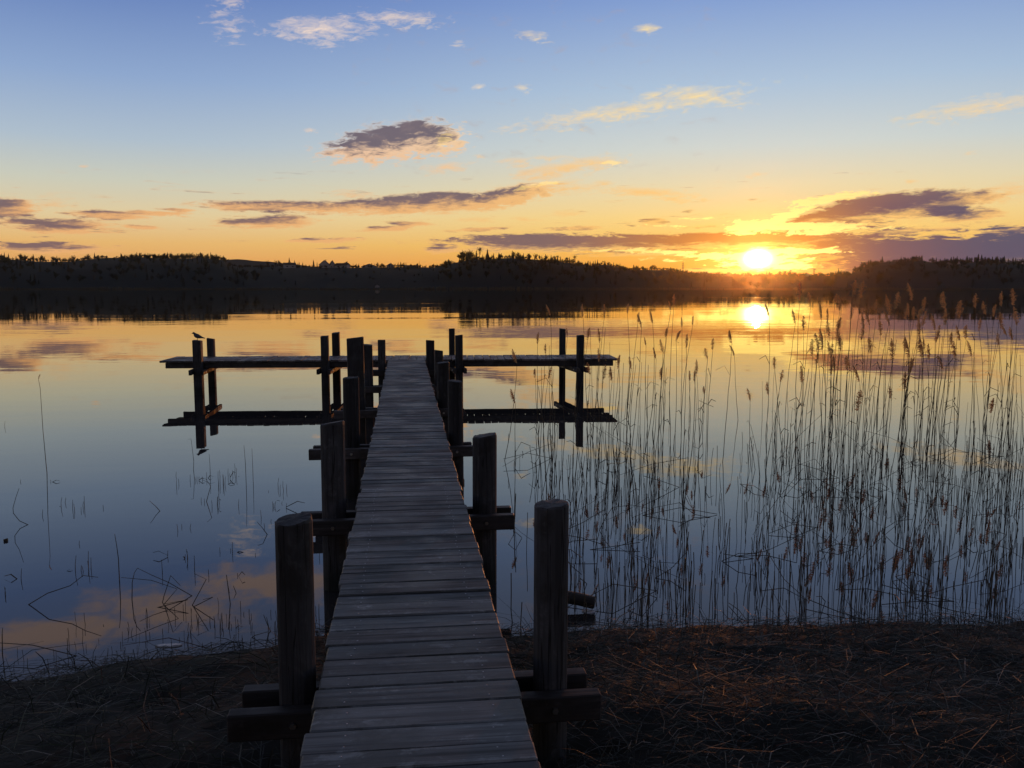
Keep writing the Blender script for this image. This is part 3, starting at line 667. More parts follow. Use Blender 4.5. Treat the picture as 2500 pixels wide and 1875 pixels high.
# ------------------------------------------------------------------ jetty
DZ, PT = .72, .042                        # deck height above the lake, plank thickness
jet = empty('jetty', (0, 0, 0), label='weathered wooden jetty with a cross platform at its far end', cat='jetty')
CX = .035; WD = .80
fL, fR, bL, bR = on_z(388, 881.5, DZ), on_z(1511, 875.5, DZ), on_z(418, 869.5, DZ), on_z(1489, 866, DZ)
pdir = (fR - fL); PLEN = pdir.length; pdir.normalize(); pn = Vector((-pdir.y, pdir.x, 0))
PW = ((bL - fL).dot(pn) + (bR - fR).dot(pn)) / 2
tf = (CX - fL.x) / pdir.x; YEND = (fL + pdir * tf).y
def tone(): return (rnd.uniform(.05, 1.05), rnd.random(), rnd.random())
dk = MB(); y = 2.833; ys = []
for w in (.125, .162, .18, .167, .108, .17, .155): ys.append((y, w)); y += w
while y < YEND - .1:
    w = rnd.choice((.105, .12, .135, .15, .165, .18)); ys.append((y, w)); y += w
y = 2.833
while y > -2.5:
    w = rnd.choice((.12, .15, .17)); y -= w; ys.append((y, w))
def screw(mb, c, r=.004):
    n = 8; mb.add([Vector(c) + Vector((math.cos(6.283 * i / n) * r, math.sin(6.283 * i / n) * r, 0)) for i in range(n)] + [Vector(c) + Vector((0, 0, .003))], [(i, (i + 1) % n, n) for i in range(n)], 1)
for (y0, w) in ys:
    w = min(w, YEND - y0 - .004); gap = rnd.uniform(.004, .011)
    ex, sh = rnd.uniform(-.006, .014), rnd.uniform(-.009, .009); dz = rnd.uniform(-.004, .003)
    tx, tz = rnd.uniform(-.012, .012), rnd.uniform(-.006, .006)
    c = (CX + sh, y0 + w / 2, DZ - PT / 2 + dz)
    dk.box(c, WD + ex, w - gap, PT, tz, 0, tone(), .006, (tx, rnd.uniform(-.004, .004)))
    if -0.5 < y0 < 7:
        for sgn in (-1, 1):
            for fy in (.24, .72):
                if rnd.random() < .93: screw(dk, (CX + sgn * (.275 + rnd.uniform(-.012, .012)), y0 + w * fy, DZ + dz + .0005 + tx * (fy - .5) * w))
dk.build('deck', [M['plank'], M['steel']], jet)
pd = MB(); x = .0
ang = math.atan2(pdir.y, pdir.x)
while x < PLEN - .05:
    w = min(rnd.choice((.14, .16, .18, .2)), PLEN - x); sh = rnd.uniform(-.02, .02); a_ = rnd.uniform(-.01, .01)
    c = fL + pdir * (x + w / 2) + pn * (PW / 2 + sh)
    pd.box((c.x, c.y, DZ - PT / 2 + rnd.uniform(-.005, .004)), w - rnd.uniform(.006, .014), PW + rnd.uniform(-.02, .02), PT, ang + a_, 0, tone(), .006, (0, rnd.uniform(-.012, .012))); x += w
pd.build('platform_deck', M['plank_y'], jet)
ZB = DZ - PT - .003 - .10                 # top of cross beams
for sx_ in (-.29, .29):
    a = MB(); L = YEND - .1 + 2.4; a.box((CX + sx_, -2.4 + L / 2, ZB + .05), .085, L, .10, 0, 0, tone(), .008); a.build('stringer', M['beam_y'], jet)
for off_ in (.07, PW - .07):              # platform stringers
    a = MB(); c0 = fL + pdir * .12 + pn * off_; c1 = fL + pdir * (PLEN - .12) + pn * off_; c = (c0 + c1) / 2
    a.box((c.x, c.y, DZ - PT - .004 - .06), (c1 - c0).length, .075, .12, ang, 0, tone(), .008); a.build('platform_stringer', M['beam'], jet)

def post(cx, cy_, ztop, dia, square=False, tilt=(0, 0), rz=0., zb=-.9, sq=1.0):
    a = MB(); r = dia / 2; n = 20; rings = 9; col = tone(); zs = [zb + (ztop - zb - .012) * i / (rings - 1) for i in range(rings)]
    ph = [rnd.uniform(-.035, .035) for _ in range(n)]; vs = []; fs = []
    sl_ = (rnd.uniform(-.09, .09), rnd.uniform(-.05, .05))
    def prof_(j):
        t = 2 * math.pi * (j + .5) / n
        c_, s_ = math.cos(t), math.sin(t)
        if square:
            k = 1 / max(abs(c_), abs(s_)); k = min(k, 1.32); return c_ * k * r * .98, s_ * k * r * .98 * sq
        k = 1 + ph[j]; k *= min(1.0, .965 / max(abs(c_), abs(s_)) + 0.0) if True else 1
        return c_ * r * k, s_ * r * k
    for z in zs:
        for j in range(n):
            x_, y_ = prof_(j); vs.append((x_, y_, z))
    top0 = len(vs)
    for (shr, up) in ((.93, .010), (.0, .012)):
        for j in range(n if shr else 1):
            x_, y_ = prof_(j); vs.append((x_ * shr, y_ * shr, zs[-1] + up))
    def slope(p_): return (p_[0], p_[1], p_[2] + (p_[0] * sl_[0] + p_[1] * sl_[1]) * 2 * (1 if p_[2] > zs[-1] - 1e-4 else 0))
    jt = [rnd.uniform(-.003, .002) for _ in range(n)]
    vs = [slope(p_) if i_ < (rings - 1) * n else slope((p_[0], p_[1], p_[2] + (jt[i_ % n] if i_ < len(vs) - 1 else 0))) for i_, p_ in enumerate(vs)]
    for i in range(rings):
        for j in range(n): fs.append((i * n + j, i * n + (j + 1) % n, (i + 1) * n + (j + 1) % n, (i + 1) * n + j))
    ce = len(vs) - 1
    for j in range(n): fs.append((top0 + j, top0 + (j + 1) % n, ce))
    m4 = Matrix.Translation((cx, cy_, 0)) @ Euler((tilt[0], tilt[1], rz)).to_matrix().to_4x4()
    a.add([m4 @ Vector(p_) for p_ in vs], fs, 0, col)
    return a.build('post', M['post'], jet, smooth=False)
def bolt(parent, c, ax='y'):
    a = MB(); d = Vector((0, -1, 0)) if ax == 'y' else ax
    a.tube([Vector(c), Vector(c) + d * .012], [.016, .014], 6); return a.build('bolt', M['steel'], parent)
PXW = lambda px, d: px * d / F
ROWS = [(3.72, (667, 759, 1266), (1300, 1388, 1228), (548, 1467), (587, 1431)),
        (6.78, (781, 841, 1031), (1152, 1212, 1061), (None, 1255), (740, 1247)),
        (9.76, (836, 876, 921), (1094, 1131, 929), (764, None), (775, None)),
        (12.8, (848, 890, 824), (1065, 1097, 884), (None, None), (None, None)),
        (15.8, (885, 910, 841), (1059.5, 1080, 855), (None, None), (None, None)),
        (18.8, (922, 941, 829.5), (1040, 1061, 830.5), (None, None), (None, None))]
POSTX = []
for k, (Yr, Lp, Rp, fr_, rr_) in enumerate(ROWS):
    xs = []
    for side_, (x0, x1, yt) in (('L', Lp), ('R', Rp)):
        p = at_y((x0 + x1) / 2, yt, Yr); dep = (p - CAM).dot(FW); dia = (x1 - x0) * dep / F
        big = (k == 3 and side_ == 'L')
        post(p.x, Yr, p.z, dia, square=big or (k in (4, 5)), tilt=(rnd.uniform(-.006, .006), rnd.uniform(-.008, .008)), rz=rnd.uniform(-.08, .08), sq=.8 if big else 1.)
        xs.append((p.x, dia))
    (xl, dl), (xr, dr) = xs
    dm = max(dl, dr) if k != 3 else dr
    bt, bh = (.075, .115)
    for which, (el_, er_) in ((-1, fr_), (1, rr_)):
        yb = Yr + which * (dm / 2 + bt / 2 - .004)
        xa = xl - dl / 2 - rnd.uniform(.08, .2) if el_ is None else None; xb = xr + dr / 2 + rnd.uniform(.08, .2) if er_ is None else None
        if xa is None: xa = at_y(el_, 1500, yb).x
        if xb is None: xb = at_y(er_, 1500, yb).x
        a = MB(); a.box(((xa + xb) / 2, yb, ZB - bh / 2 - (.004 if which > 0 else 0)), xb - xa, bt, bh, rnd.uniform(-.004, .004), 0, tone(), .006, (0, rnd.uniform(-.004, .004)))
        bo = a.build('cross_beam', M['beam'], jet)
        if which < 0 and k < 4:
            for xx in (xl, xr): bolt(bo, (xx, yb - bt / 2, ZB - bh * .5))
# platform posts in pairs with cross beams front to back
PAIRS = [((470, 493.5, 831), (505, 524, 826)), ((782, 803, 820), (809.5, 830, 812)), ((1110, 1130.6, 818), (1095, 1111, 802)), ((1407, 1426, 818), (1365, 1381.5, 802.6))]
birdtop = None
for k, ((a0, a1, at_), (b0, b1, bt_)) in enumerate(PAIRS):
    pts = []
    for (x0, x1, yt, offn) in ((a0, a1, at_, -.11), (b0, b1, bt_, PW + .11)):
        # the post stands on the line parallel to the platform edge
        o0 = fL + pn * offn; r_ = ray((x0 + x1) / 2, yt); den = r_.x * pn.x + r_.y * pn.y
        t_ = (o0.x * pn.x + o0.y * pn.y) / den; p = CAM + r_ * t_
        dep = (p - CAM).dot(FW); wd_ = (x1 - x0) * dep / F * .93
        post(p.x, p.y, p.z, wd_, True, (0, 0), ang + .02); pts.append((p, wd_))
        if birdtop is None: birdtop = (p.copy(), wd_)
    (pf, wf_), (pb, wb_) = pts
    dv = (pb - pf); dv.z = 0; L = dv.length; dv.normalize(); sv = Vector((dv.y, -dv.x, 0))
    for sg in (-1, 1):
        c = (pf + pb) / 2 + sv * sg * (max(wf_, wb_) / 2 + .028) - dv * .0
        a = MB(); a.box((c.x, c.y, DZ - PT - .13 - .055), .06, L + wf_ + .34, .11, math.atan2(-dv.x, dv.y), 0, tone(), .006)
        bo = a.build('cross_beam', M['beam_y'], jet)
        for pp in (pf, pb): q_ = pp + sv * sg * (max(wf_, wb_) / 2 + .058); bolt(bo, (q_.x, q_.y, DZ - PT - .185), sv * sg)

# ------------------------------------------------------------------ gull on the far left post
bp_, bw_ = birdtop
gull = empty('gull', (bp_.x + .0, bp_.y, bp_.z + .004), -YAW, label='small dark gull facing left on the leftmost front post of the platform', cat='bird')
def loft(sections, n=14):
    vs, fs = [], []
    for (c, ax, up, rw, rh) in sections:
        sd_ = Vector((0, 1, 0))
        for j in range(n):
            t = 2 * math.pi * j / n; vs.append(Vector(c) + sd_ * math.cos(t) * rw + Vector(up) * math.sin(t) * rh)
    for i in range(len(sections) - 1):
        for j in range(n): fs.append((i * n + j, (i + 1) * n + j, (i + 1) * n + (j + 1) % n, i * n + (j + 1) % n))
    fs.append(tuple(range(n))); fs.append(tuple(range((len(sections) - 1) * n, len(sections) * n))[::-1]); return vs, fs
U = lambda a: (math.sin(a), 0, math.cos(a))
sec = [((-.098, 0, .148), 0, U(-.2), .006, .008), ((-.092, 0, .150), 0, U(-.1), .017, .018), ((-.078, 0, .153), 0, U(0), .021, .024), ((-.062, 0, .148), 0, U(.4), .021, .024), ((-.050, 0, .132), 0, U(.9), .024, .030),
       ((-.035, 0, .112), 0, U(.75), .036, .044), ((-.008, 0, .094), 0, U(.55), .046, .048), ((.03, 0, .078), 0, U(.42), .046, .042), ((.07, 0, .064), 0, U(.36), .036, .028), ((.105, 0, .053), 0, U(.33), .026, .013), ((.135, 0, .044), 0, U(.3), .022, .006), ((.162, 0, .036), 0, U(.3), .018, .003)]
a = MB(); vs, fs = loft(sec); a.add(vs, fs); a.build('body', M['feather'], gull, True)
for sg in (-1, 1):
    a = MB(); vs, fs = loft([((-.03, sg * .034, .108), 0, U(.6), .010, .024), ((.0, sg * .044, .098), 0, U(.5), .012, .034), ((.06, sg * .036, .074), 0, U(.4), .010, .022), ((.11, sg * .022, .056), 0, U(.33), .007, .011), ((.168, sg * .010, .046), 0, U(.25), .003, .004)], 8); a.add(vs, fs); a.build('wing', M['feather'], gull, True)
    a = MB(); a.tube([(.0, sg * .016, .07), (.004, sg * .017, .03), (-.002, sg * .017, .002)], [.006, .0035, .0035], 6); a.tube([(.004, sg * .017, .004), (-.026, sg * .020, .002)], [.004, .002], 5); a.build('leg', M['beak'], gull)
a = MB(); a.tube([(-.094, 0, .150), (-.112, 0, .144), (-.124, 0, .138)], [.007, .005, .0015], 6); a.build('beak', M['beak'], gull)

# ------------------------------------------------------------------ reeds
def strip(mb, pts, w, col, side=None, mi=0):
    pts = [Vector(p) for p in pts]; vs = []
    for i, p in enumerate(pts):
        d = pts[min(i + 1, len(pts) - 1)] - pts[max(i - 1, 0)]
        s_ = d.cross(side or Vector((rnd.gauss(0, 1), rnd.gauss(0, 1), rnd.gauss(0, 1)))); s_ = s_.normalized() if s_.length > 1e-6 else Vector((1, 0, 0))
        if i == 0: side = s_.cross(d).normalized() if d.length > 0 else None
        ww = w * (1 - .75 * abs(i / (len(pts) - 1) - .35)); vs += [p - s_ * ww, p + s_ * ww]
    mb.add(vs, [(2 * i, 2 * i + 1, 2 * i + 3, 2 * i + 2) for i in range(len(pts) - 1)], mi, col)
PLUME = []
for k in range(9):
    a = MB(); q_ = random.Random(300 + k); droop = q_.uniform(.03, .11); L = 1.0; bush = q_.uniform(.7, 1.25)
    for j in range(150):
        t = q_.random() ** .85
        c = Vector((droop * t * t * 3.2, q_.gauss(0, .012), t * L * (1 - .25 * droop * t)))
        wdt = .155 * bush * math.sin(math.pi * min(1, .12 + t * .88)) ** .8 + .02
        an = q_.gauss(0, .9); dirv = Vector((math.cos(an) * .8 + .25, math.sin(an), q_.uniform(.2, 1.3) - t * .5)).normalized()
        ln = q_.uniform(.4, 1.) * wdt * 1.25
        tip = c + dirv * ln; end = tip + Vector((dirv.x * .5, dirv.y * .5, -q_.uniform(.1, .9))) * ln * .5
        b_ = q_.uniform(.6, 1.3); strip(a, [c, tip, end], .014, (.8 * b_, .52 * b_, .25 * b_))
    o_ = a.build('plume_mesh', M['plume']); PLUME.append(o_.data); bpy.data.objects.remove(o_)
TIPS = [(165,520),(305,520),(405,520),(500,518),(548,555),(565,560),(612,545),(690,505),(700,478),(735,575),(785,568),(665,620),(710,630),(755,650),(655,668),(625,705),(578,660),(335,620),(378,625),(110,640),(150,690),(240,620),(30,710),(385,710),(465,738),(515,745),(400,780),(435,790),(340,770),(160,785),(100,795),(955,630),(958,690),(870,665),(850,700),(795,760),(770,805),(790,800),(650,790),(835,870),(1130,745),(1115,510),(1165,800),(1110,850),(1245,430),(1295,470),(1230,540),(1265,570),(1395,475),(1425,480),(1345,510),(1365,540),(1375,590),(1475,415),(1510,420),(1465,530),(1550,545),(1580,500),(1600,590),(1505,610),(1525,560),(1642,480),(1660,465),(1637,545),(1700,520),(1720,515),(1740,530),(1730,430),(1790,490),(1775,550),(1835,560),(1875,465),(1880,540),(1935,505),(2005,475),(2050,505),(2085,520),(2125,465),(2165,455),(2190,530),(2125,555),(1840,610),(1940,610),(1968,610),(2100,645),(2145,605),(2172,615),(1760,590),(1785,660),(1805,690),(1420,630),(1320,640),(1300,665),(1650,670),(1550,660),(1455,740),(1505,780),(1700,810),(1870,740),(1925,680),(1985,675),(1910,640),(1730,660),(1380,690),(1385,760),(1640,870),(1495,880),(2075,935),(1030,880),(15,880)]
def stem_pts(base, tip, n=8, wob=.02):
    base, tip = Vector(base), Vector(tip); d = tip - base; s_ = Vector((rnd.gauss(0, 1), rnd.gauss(0, 1), 0)); s_ = s_.normalized() * rnd.gauss(0, .035) * d.length
    out = []
    for i in range(n):
        t = i / (n - 1); out.append(base + d * t + s_ * math.sin(math.pi * t) * .8 + (Vector((rnd.gauss(0, wob), rnd.gauss(0, wob), 0)) * .3 if 0 < i < n - 1 else Vector((0, 0, 0))))
    return out
_q = random.Random(77)
TIPS += [(_q.uniform(1230, 2215), _q.uniform(470, 800)) for _ in range(14)]
LBP = ('thin dry reed with a feathery plume in the thicket standing right of the jetty', 'plumed reeds right of the jetty')
sunup = Vector((-.94, -.2, 0))
for (X_, Y_) in TIPS:
    px_, py_ = 1250 + X_ * .5651, 450 + Y_ * .5651
    d = rnd.uniform(11.5, 15.5) - (.8 if py_ > 850 else 0); tip = at_d(px_, py_, d); PL = rnd.uniform(.17, .27) * (1.1 if X_ > 1200 else .85)
    lean = Vector((rnd.gauss(.02, .05), rnd.gauss(0, .05), 0)) * tip.z
    base = Vector((tip.x - lean.x, tip.y - lean.y, -.12)); neck = tip.lerp(base, min(.4, PL * .9 / max(.3, tip.z)))
    e_ = empty('plumed_reed', (base.x, base.y, 0), 0, label=LBP[0], cat='reed', group=LBP[1])
    a = MB(); pts = [p_ - Vector((base.x, base.y, 0)) for p_ in stem_pts(base, neck, 9, .012)]
    a.tube(pts, [.005 - .0026 * i / 8 for i in range(9)], 5)
    for _ in range(rnd.choice((0, 1, 1, 2))):
        i = rnd.randrange(2, 7); an = rnd.random() * 6.28; dv = Vector((math.cos(an), math.sin(an) * .5, 0)); L = rnd.uniform(.08, .25)
        strip(a, [pts[i], pts[i] + dv * L * .4 + Vector((0, 0, L * .6)), pts[i] + dv * L + Vector((0, 0, L * .35))], .006, (.1, .07, .04))
    a.build('stem', M['stem'], e_)
    o_ = link('plume', rnd.choice(PLUME), e_, pts[-1]); o_.scale = (PL, PL, PL); o_.rotation_euler = (rnd.gauss(0, .12), rnd.gauss(-.1, .16), math.pi + rnd.gauss(0, .9))
def wl(px_, py_): return on_z(px_, py_, 0.)
LBB = ('bare upright reed stalk without a plume in the thicket right of the jetty', 'bare reed stalks right of the jetty')
def stalk(base, tip, r=.004, label=None, group=None, pts=None, cat='reed stalk', name='reed_stalk', n=6):
    base = Vector(base); a = MB(); off_ = Vector((base.x, base.y, 0))
    pp = [Vector(p_) - off_ for p_ in (pts or stem_pts(base, tip, n, .010))]
    a.tube(pp, [r * (1 - .5 * i / (len(pp) - 1)) for i in range(len(pp))], 5)
    if rnd.random() < .3 and pts is None:
        i = rnd.randrange(1, len(pp) - 1); an = rnd.random() * 6.28; L = rnd.uniform(.05, .2); dv = Vector((math.cos(an), math.sin(an) * .4, .5))
        strip(a, [pp[i], pp[i] + dv * L * .6, pp[i] + dv * L + Vector((0, 0, -.3 * L))], .005, (.1, .07, .04))
    return tag(a.build(name, M['stem'], None, loc=off_), label=label, cat=cat, group=group)
_c = random.Random(5); CLUMP = [_c.uniform(1330, 2540) for _ in range(46)]
def right_x():                       # denser to the right, thin beside the jetty
    while True:
        x_ = rnd.uniform(1235, 2560) if rnd.random() < .62 else rnd.choice(CLUMP) + rnd.gauss(0, 15)
        if rnd.random() < (.25 if x_ < 1330 else .8 if x_ < 1700 else .45 if x_ < 1830 else 1): return x_
for k in range(150):
    px_ = right_x(); d = rnd.uniform(9.0, 15.5); b_ = at_d(px_, 900, d); h = rnd.uniform(.5, 1.75) if rnd.random() < .75 else rnd.uniform(.2, .6)
    stalk((b_.x, b_.y, -.1), (b_.x + rnd.gauss(.02, .05) * h, b_.y + rnd.gauss(0, .07) * h, h), rnd.uniform(.0032, .005), *LBB, n=7)
# bent and folded stalks on the right
LBF = ('folded reed stalk with its broken top hanging to the water right of the jetty', 'folded reed stalks right of the jetty')
for k in range(32):
    px_ = right_x(); d = rnd.uniform(6.6, 13); b_ = at_d(px_, 900, d); h = rnd.uniform(.2, .8); sgn = rnd.choice((-1, 1)); L = rnd.uniform(.3, .9)
    kn = Vector((b_.x + rnd.gauss(0, .08), b_.y + rnd.gauss(0, .08), h)); en = kn + Vector((sgn * L * rnd.uniform(.5, 1), rnd.gauss(0, .3) * L, -h * rnd.uniform(.3, 1.05)))
    mid = kn.lerp(en, .5) + Vector((0, 0, .03))
    stalk((b_.x, b_.y, -.05), None, .0036, LBF[0], LBF[1], pts=[(b_.x, b_.y, -.05), kn.lerp(Vector((b_.x, b_.y, 0)), .4), kn, mid, en])
# short broken stubble and drifting straws, too many to count
a = MB()
for k in range(1000):
    px_ = right_x(); d = 5.85 + rnd.random() ** 1.4 * 6.5; b_ = at_d(px_, 900, d); h = rnd.uniform(.05, .42)
    if b_.y < shore_y(b_.x) - .1: continue
    if rnd.random() < .93: a.tube(stem_pts((b_.x, b_.y, -.05), (b_.x + rnd.gauss(0, .07) * h, b_.y + rnd.gauss(0, .07) * h, h), 4, .006), rnd.uniform(.0022, .0036), 4)
    else:
        an = rnd.random() * 6.28; L = rnd.uniform(.2, .8); dv = Vector((math.cos(an), math.sin(an), 0)) * L
        a.tube([(b_.x, b_.y, .0), (b_.x + dv.x * .5, b_.y + dv.y * .5, rnd.uniform(.01, .12)), (b_.x + dv.x, b_.y + dv.y, rnd.uniform(-.01, .2))], .0032, 4)
tag(a.build('reed_stubble', M['stem']), label='short broken reed stubble and floating straws along the right bank', cat='reed stubble', kind='stuff')

a = MB()
for k in range(100):
    px_ = rnd.uniform(-20, 660); b_ = at_d(px_, 900, 8.); x_ = b_.x * rnd.uniform(.6, .8); y_ = float(shore_y(x_)) + rnd.random() ** 1.6 * .9; h = rnd.uniform(.02, .1)
    a.tube(stem_pts((x_, y_, -.05), (x_ + rnd.gauss(0, .1) * h, y_ + rnd.gauss(0, .1) * h, h), 4, .004), rnd.uniform(.0011, .002), 4)
tag(a.build('reed_stubble', M['stem']), label='short reed stubble in the shallows along the left bank', cat='reed stubble', kind='stuff')

# left side: sparse stalks.  crop coordinates -> native pixels
c6 = lambda X_, Y_: (X_ / 1.896, 1000 + Y_ / 1.896)
LBL_L = ('short broken reed stalk poking out of the open water left of the jetty', 'short reed stalks left of the jetty')
LEFT = [(820,360,35),(812,306,18),(828,345,25),(880,330,30),(905,330,18),(912,328,18),(920,328,18),(938,325,15),(955,320,30),(1010,340,55),(1017,335,55),(1030,345,45),(1034,350,48),(1040,345,35),(1052,308,35),(1064,320,25),(1077,305,25),(1084,295,45),(1092,310,40),(930,425,18),(948,430,18),(980,450,30),(1000,445,40),(1006,440,38),(1014,400,60),(1105,450,35),(340,462,45),(346,470,35),(374,470,18),(387,455,30),(393,450,50),(285,450,45),(300,432,25),(100,335,12),(238,335,10),(195,490,28),(478,457,16),(1285,360,45),(1297,375,28),(1314,375,45),(1328,375,30),(1265,450,25),(1275,450,25),(1272,452,18),(1303,435,10),(1326,455,22),(410,730,75),(417,735,50),(405,735,35),(372,745,25),(384,750,25),(348,745,70),(820,560,30),(845,545,15),(877,550,22),(776,680,28),(853,690,20),(864,690,45),(872,700,45),(1015,660,22),(1075,660,48),(1064,655,12),(1183,675,10),(750,755,60),(100,785,50),(20,855,35),(30,860,35),(370,625,18),(1100,770,14),(965,770,30),(900,745,70),(910,985,38),(920,990,30),(975,985,30),(1030,985,45),(1022,995,25),(1160,1010,35),(1065,1020,40),(1125,950,14),(1205,500,35),(1222,545,20),(1250,520,12),(480,1000,6),(20,80,28),(1242,380,6),(990,985,28),(870,1080,40),(1480,690,28),(1475,960,60),(1462,950,40),(1110,1100,22),(580,1110,12)]
for (X_, Y_, hf) in LEFT:
    px_, py_ = c6(X_, Y_); b_ = wl(px_, py_)
    if b_.y < shore_y(b_.x): continue
    tp = at_d(px_ + rnd.gauss(0, 1.5), py_ - hf / 1.896, (b_ - CAM).dot(FH))
    stalk((b_.x, b_.y, -.08), tp, .0036, *LBL_L, n=4)
def pathstalk(crop, wlp, label, r=.004, tipd=None):
    b_ = wl(*c6(*wlp)); d0 = (b_ - CAM).dot(FH); pts = [Vector((b_.x, b_.y, -.03))]
    for i, (X_, Y_) in enumerate(crop): pts.append(at_d(*c6(X_, Y_), d0 + rnd.gauss(0, .03)))
    return stalk((b_.x, b_.y, 0), None, r, label, None, pts=pts)
pathstalk([(212, 240), (203, 140), (199, 100), (192, -10), (186, -100), (178, -140)], (218, 295), 'tallest single reed left of the jetty, thin with a small dark seed head', .0045)
e_ = bpy.context.scene.objects[-1] if False else None
pathstalk([(90, 515), (62, 480), (60, 455), (74, 405), (88, 365)], (158, 533), 'curved reed stalk bowing down into the water at the far left')
pathstalk([(720, 447), (692, 422)], (752, 470), 'short tilted reed stalk alone between the left stalk clusters')
pathstalk([(1215, 548), (1190, 520)], (1245, 575), 'leaning reed stalk in the water beside the nearest left post')
pathstalk([(220, 850), (325, 815), (385, 768), (455, 776)], (105, 900), 'long bent reed lying across the water at the lower left')
pathstalk([(1136, 250), (1133, 210), (1129, 165)], (1140, 350), 'tall thin reed, left one of the pair left of the second post', .0035)
pathstalk([(1170, 270), (1166, 180)], (1172, 335), 'tall thin reed, right one of the pair left of the second post', .0035)
pathstalk([(897, 240), (890, 180), (884, 135), (870, 138)], (895, 278), 'thin reed with a hooked tip below the bird post', .0035)
pathstalk([(972, 260), (968, 205)], (973, 300), 'thin straight reed just right of the hooked one', .0035)
pathstalk([(975, 355), (952, 320)], (952, 425), 'kinked reed stalk among the middle stalk cluster')
pathstalk([(548, 690), (540, 630), (531, 576)], (553, 790), 'tall straight reed standing alone in the lower left water', .004)
for k, (cr_, w_, lb) in enumerate([([(780, 800), (700, 765), (635, 733)], (918, 862), 'longest folded reed in the tangle at the lower left'), ([(612, 800), (622, 755), (637, 733)], (610, 880), 'arched reed at the left edge of the lower left tangle'), ([(820, 830), (700, 790), (560, 777)], (740, 905), 'flat reed crossing the top of the lower left tangle'), ([(870, 880), (760, 900)], (652, 917), 'reed lying flat at the bottom of the lower left tangle'), ([(955, 785), (900, 760)], (880, 905), 'broken reed at the right end of the lower left tangle'), ([(985, 868), (940, 880)], (865, 910), 'short double-back reed at the right foot of the tangle'), ([(760, 860), (790, 768), (835, 815)], (745, 900), 'reed bent like a roof in the middle of the tangle'), ([(1048, 765), (1062, 850)], (1068, 900), 'bent reed standing alone right of the tangle'), ([(1080, 815)], (1100, 852), 'small slanted reed right of the tangle'), ([(150, 1090), (0, 1080), (-60, 1078)], (430, 1138), 'long straw lying on the water at the left edge'), ([(200, 1155), (100, 1170), (-60, 1168)], (420, 1140), 'lower straw of the pair at the left edge'), ([(10, 1040), (12, 1010)], (10, 1130), 'upright stalk between the two straws at the left edge'), ([(1240, 1000), (1220, 950)], (1265, 1035), 'slanted stalk near the bank beside the nearest left post'), ([(1180, 1045), (1240, 1028)], (1130, 1062), 'straw floating near the bank beside the nearest left post')]):
    pathstalk(cr_, w_, lb, .0036)
# seed head of the tallest left reed
b_ = wl(*c6(218, 295)); d0 = (b_ - CAM).dot(FH)
for o_ in list(C.objects):
    if o_.get('label', '').startswith('tallest single reed'):
        tp = at_d(*c6(178, -140), d0) - o_.location; s_ = link('plume', PLUME[2], o_, tp); s_.scale = (.07, .07, .07); o_.name = 'plumed_reed'

# ------------------------------------------------------------------ litter on the banks
def litter(name, n, x0, x1, label, seed, green=.0):
    q_ = random.Random(seed); a = MB(); k = 0
    while k < n:
        x = q_.uniform(x0, x1); ys_ = float(shore_y(x)); y = q_.uniform(2.0, ys_ + .09)
        if abs(x - CX) < .36 and y < 4.6: pass
        z = float(ground_z(x, y)); z = max(z, -.005); k += 1
        an = q_.gauss(0, .8) + (math.pi if q_.random() < .5 else 0); L = q_.uniform(.05, .24) if q_.random() < .93 else q_.uniform(.25, .6)
        up_ = q_.random() < .07; el_ = q_.uniform(.6, 1.4) if up_ else abs(q_.gauss(.03, .13)); L = min(L, .17) if up_ else L; dv = Vector((math.cos(an) * math.cos(el_), math.sin(an) * math.cos(el_), math.sin(el_))) * L
        p0 = Vector((x, y, z + q_.uniform(.0, .05))); bow = Vector((q_.gauss(0, .06), q_.gauss(0, .06), q_.uniform(-.02, .12))) * L
        g_ = q_.random(); v = q_.uniform(.35, 1.0) ** 1.6
        col = (.06 * v, .068 * v, .05 * v) if g_ > .25 else (.115 * v, .128 * v, .108 * v)
        if g_ < .05: col = (.22, .20, .17)
        if q_.random() < green: col = (.03 * v, .045 * v, .018 * v)
        elif q_.random() < .06: col = (.10 * v, .04 * v, .025 * v)
        strip(a, [p0, p0 + dv * .5 + bow, p0 + dv + Vector((0, 0, -.02))], q_.uniform(.0011, .0032), col, Vector((0, 0, 1)).lerp(Vector((q_.gauss(0, 1), q_.gauss(0, 1), 0)), .35))
    return tag(a.build(name, M['straw']), label=label, cat='reed litter', kind='stuff')
litter('reed_litter', 26000, .5, 7.5, 'matted dead reed litter on the right bank', 5)
litter('grass_litter', 12000, -5.2, -.1, 'matted dead grass and reed litter on the left bank', 6, .3)

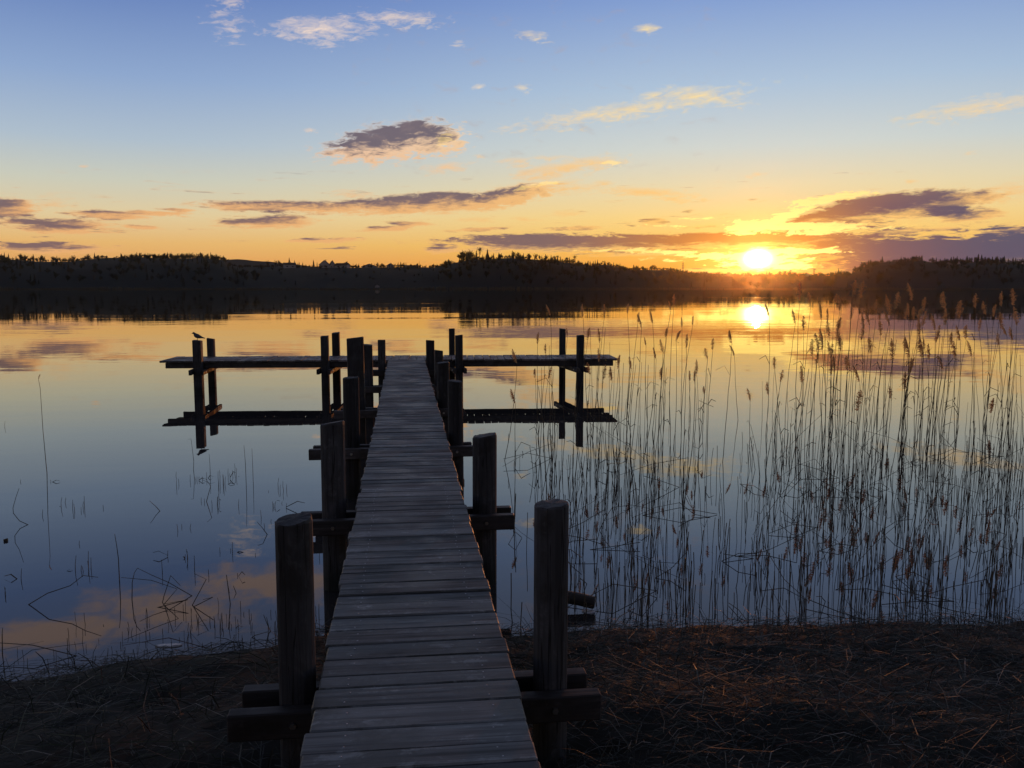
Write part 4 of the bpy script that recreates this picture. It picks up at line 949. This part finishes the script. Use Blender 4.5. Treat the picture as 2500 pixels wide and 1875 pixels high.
# ------------------------------------------------------------------ log and flotsam
p0 = on_z(1350, 1452, .10); p1 = on_z(1452, 1472, .06)
lg = MB(); d = (p1 - p0); r = .045
lg.tube([p0 - d * .25, p0, p0.lerp(p1, .6) + Vector((0, 0, .006)), p1 - d.normalized() * .008, p1], [r * .9, r, r * 1.02, r, r * .86], 14)
lo = lg.build('log', M['bark'], smooth=False); tag(lo, 'short dark log lying in the water behind the nearest right post', 'log')
a = MB(); dn = d.normalized(); a.tube([p1, p1 + dn * .003], [r * .78, r * .74], 14); a.build('cut_end', M['endgrain'], lo)
def chip(name, px_, py_, L, w, rz, label, cat, m_, th=.012):
    p = on_z(px_, py_, .01); p.z = -.005; a = MB(); vs = []; n = 9
    for i in range(n):
        t = i / (n - 1) - .5; ww = w * (1 - (2 * t) ** 2) ** .6 + .002
        vs += [(t * L, -ww, .004), (t * L, ww, .006 + .004 * math.sin(i)), (t * L, ww * .8, th), (t * L, -ww * .8, th * 1.2 + .003 * math.cos(i * 2))]
    fs = []
    for i in range(n - 1):
        for j in range(4): fs.append((i * 4 + j, (i + 1) * 4 + j, (i + 1) * 4 + (j + 1) % 4, i * 4 + (j + 1) % 4))
    fs += [(0, 1, 2, 3), tuple((n - 1) * 4 + j for j in (3, 2, 1, 0))]
    a.add(vs, fs); o_ = a.build(name, m_); o_.location = p; o_.rotation_euler = (0, 0, rz); return tag(o_, label, cat)
chip('driftwood', 412, 1573, .17, .022, .1 - YAW, 'pale sliver of driftwood at the left water edge', 'driftwood', M['pale'])
chip('wood_scrap', 1437, 1490, .10, .035, -.5, 'pale scrap floating under the end of the dark log', 'scrap', M['pale'])
chip('fallen_leaf', 14, 1318, .045, .016, 1.2, 'dark curled leaf floating at the left edge of the lake', 'leaf', M['leaf'], .022)

# ------------------------------------------------------------------ evening haze over the lake
hz = MB(); hz.add([(-5000, -500, -3), (5000, -500, -3), (5000, 2000, -3), (-5000, 2000, -3), (-5000, -500, 54), (5000, -500, 54), (5000, 2000, 54), (-5000, 2000, 54)], [(0, 3, 2, 1), (4, 5, 6, 7), (0, 1, 5, 4), (1, 2, 6, 5), (2, 3, 7, 6), (3, 0, 4, 7)])
m = bpy.data.materials.new('evening_haze'); m.use_nodes = True; t = m.node_tree; t.nodes.clear()
pv = t.nodes.new('ShaderNodeVolumePrincipled'); pv.inputs['Color'].default_value = (.95, .95, .97, 1); pv.inputs['Density'].default_value = 3.2e-5; pv.inputs['Anisotropy'].default_value = .96
ou = t.nodes.new('ShaderNodeOutputMaterial'); t.links.new(pv.outputs[0], ou.inputs['Volume'])
ho_ = hz.build('haze', m); tag(ho_, kind='stuff')
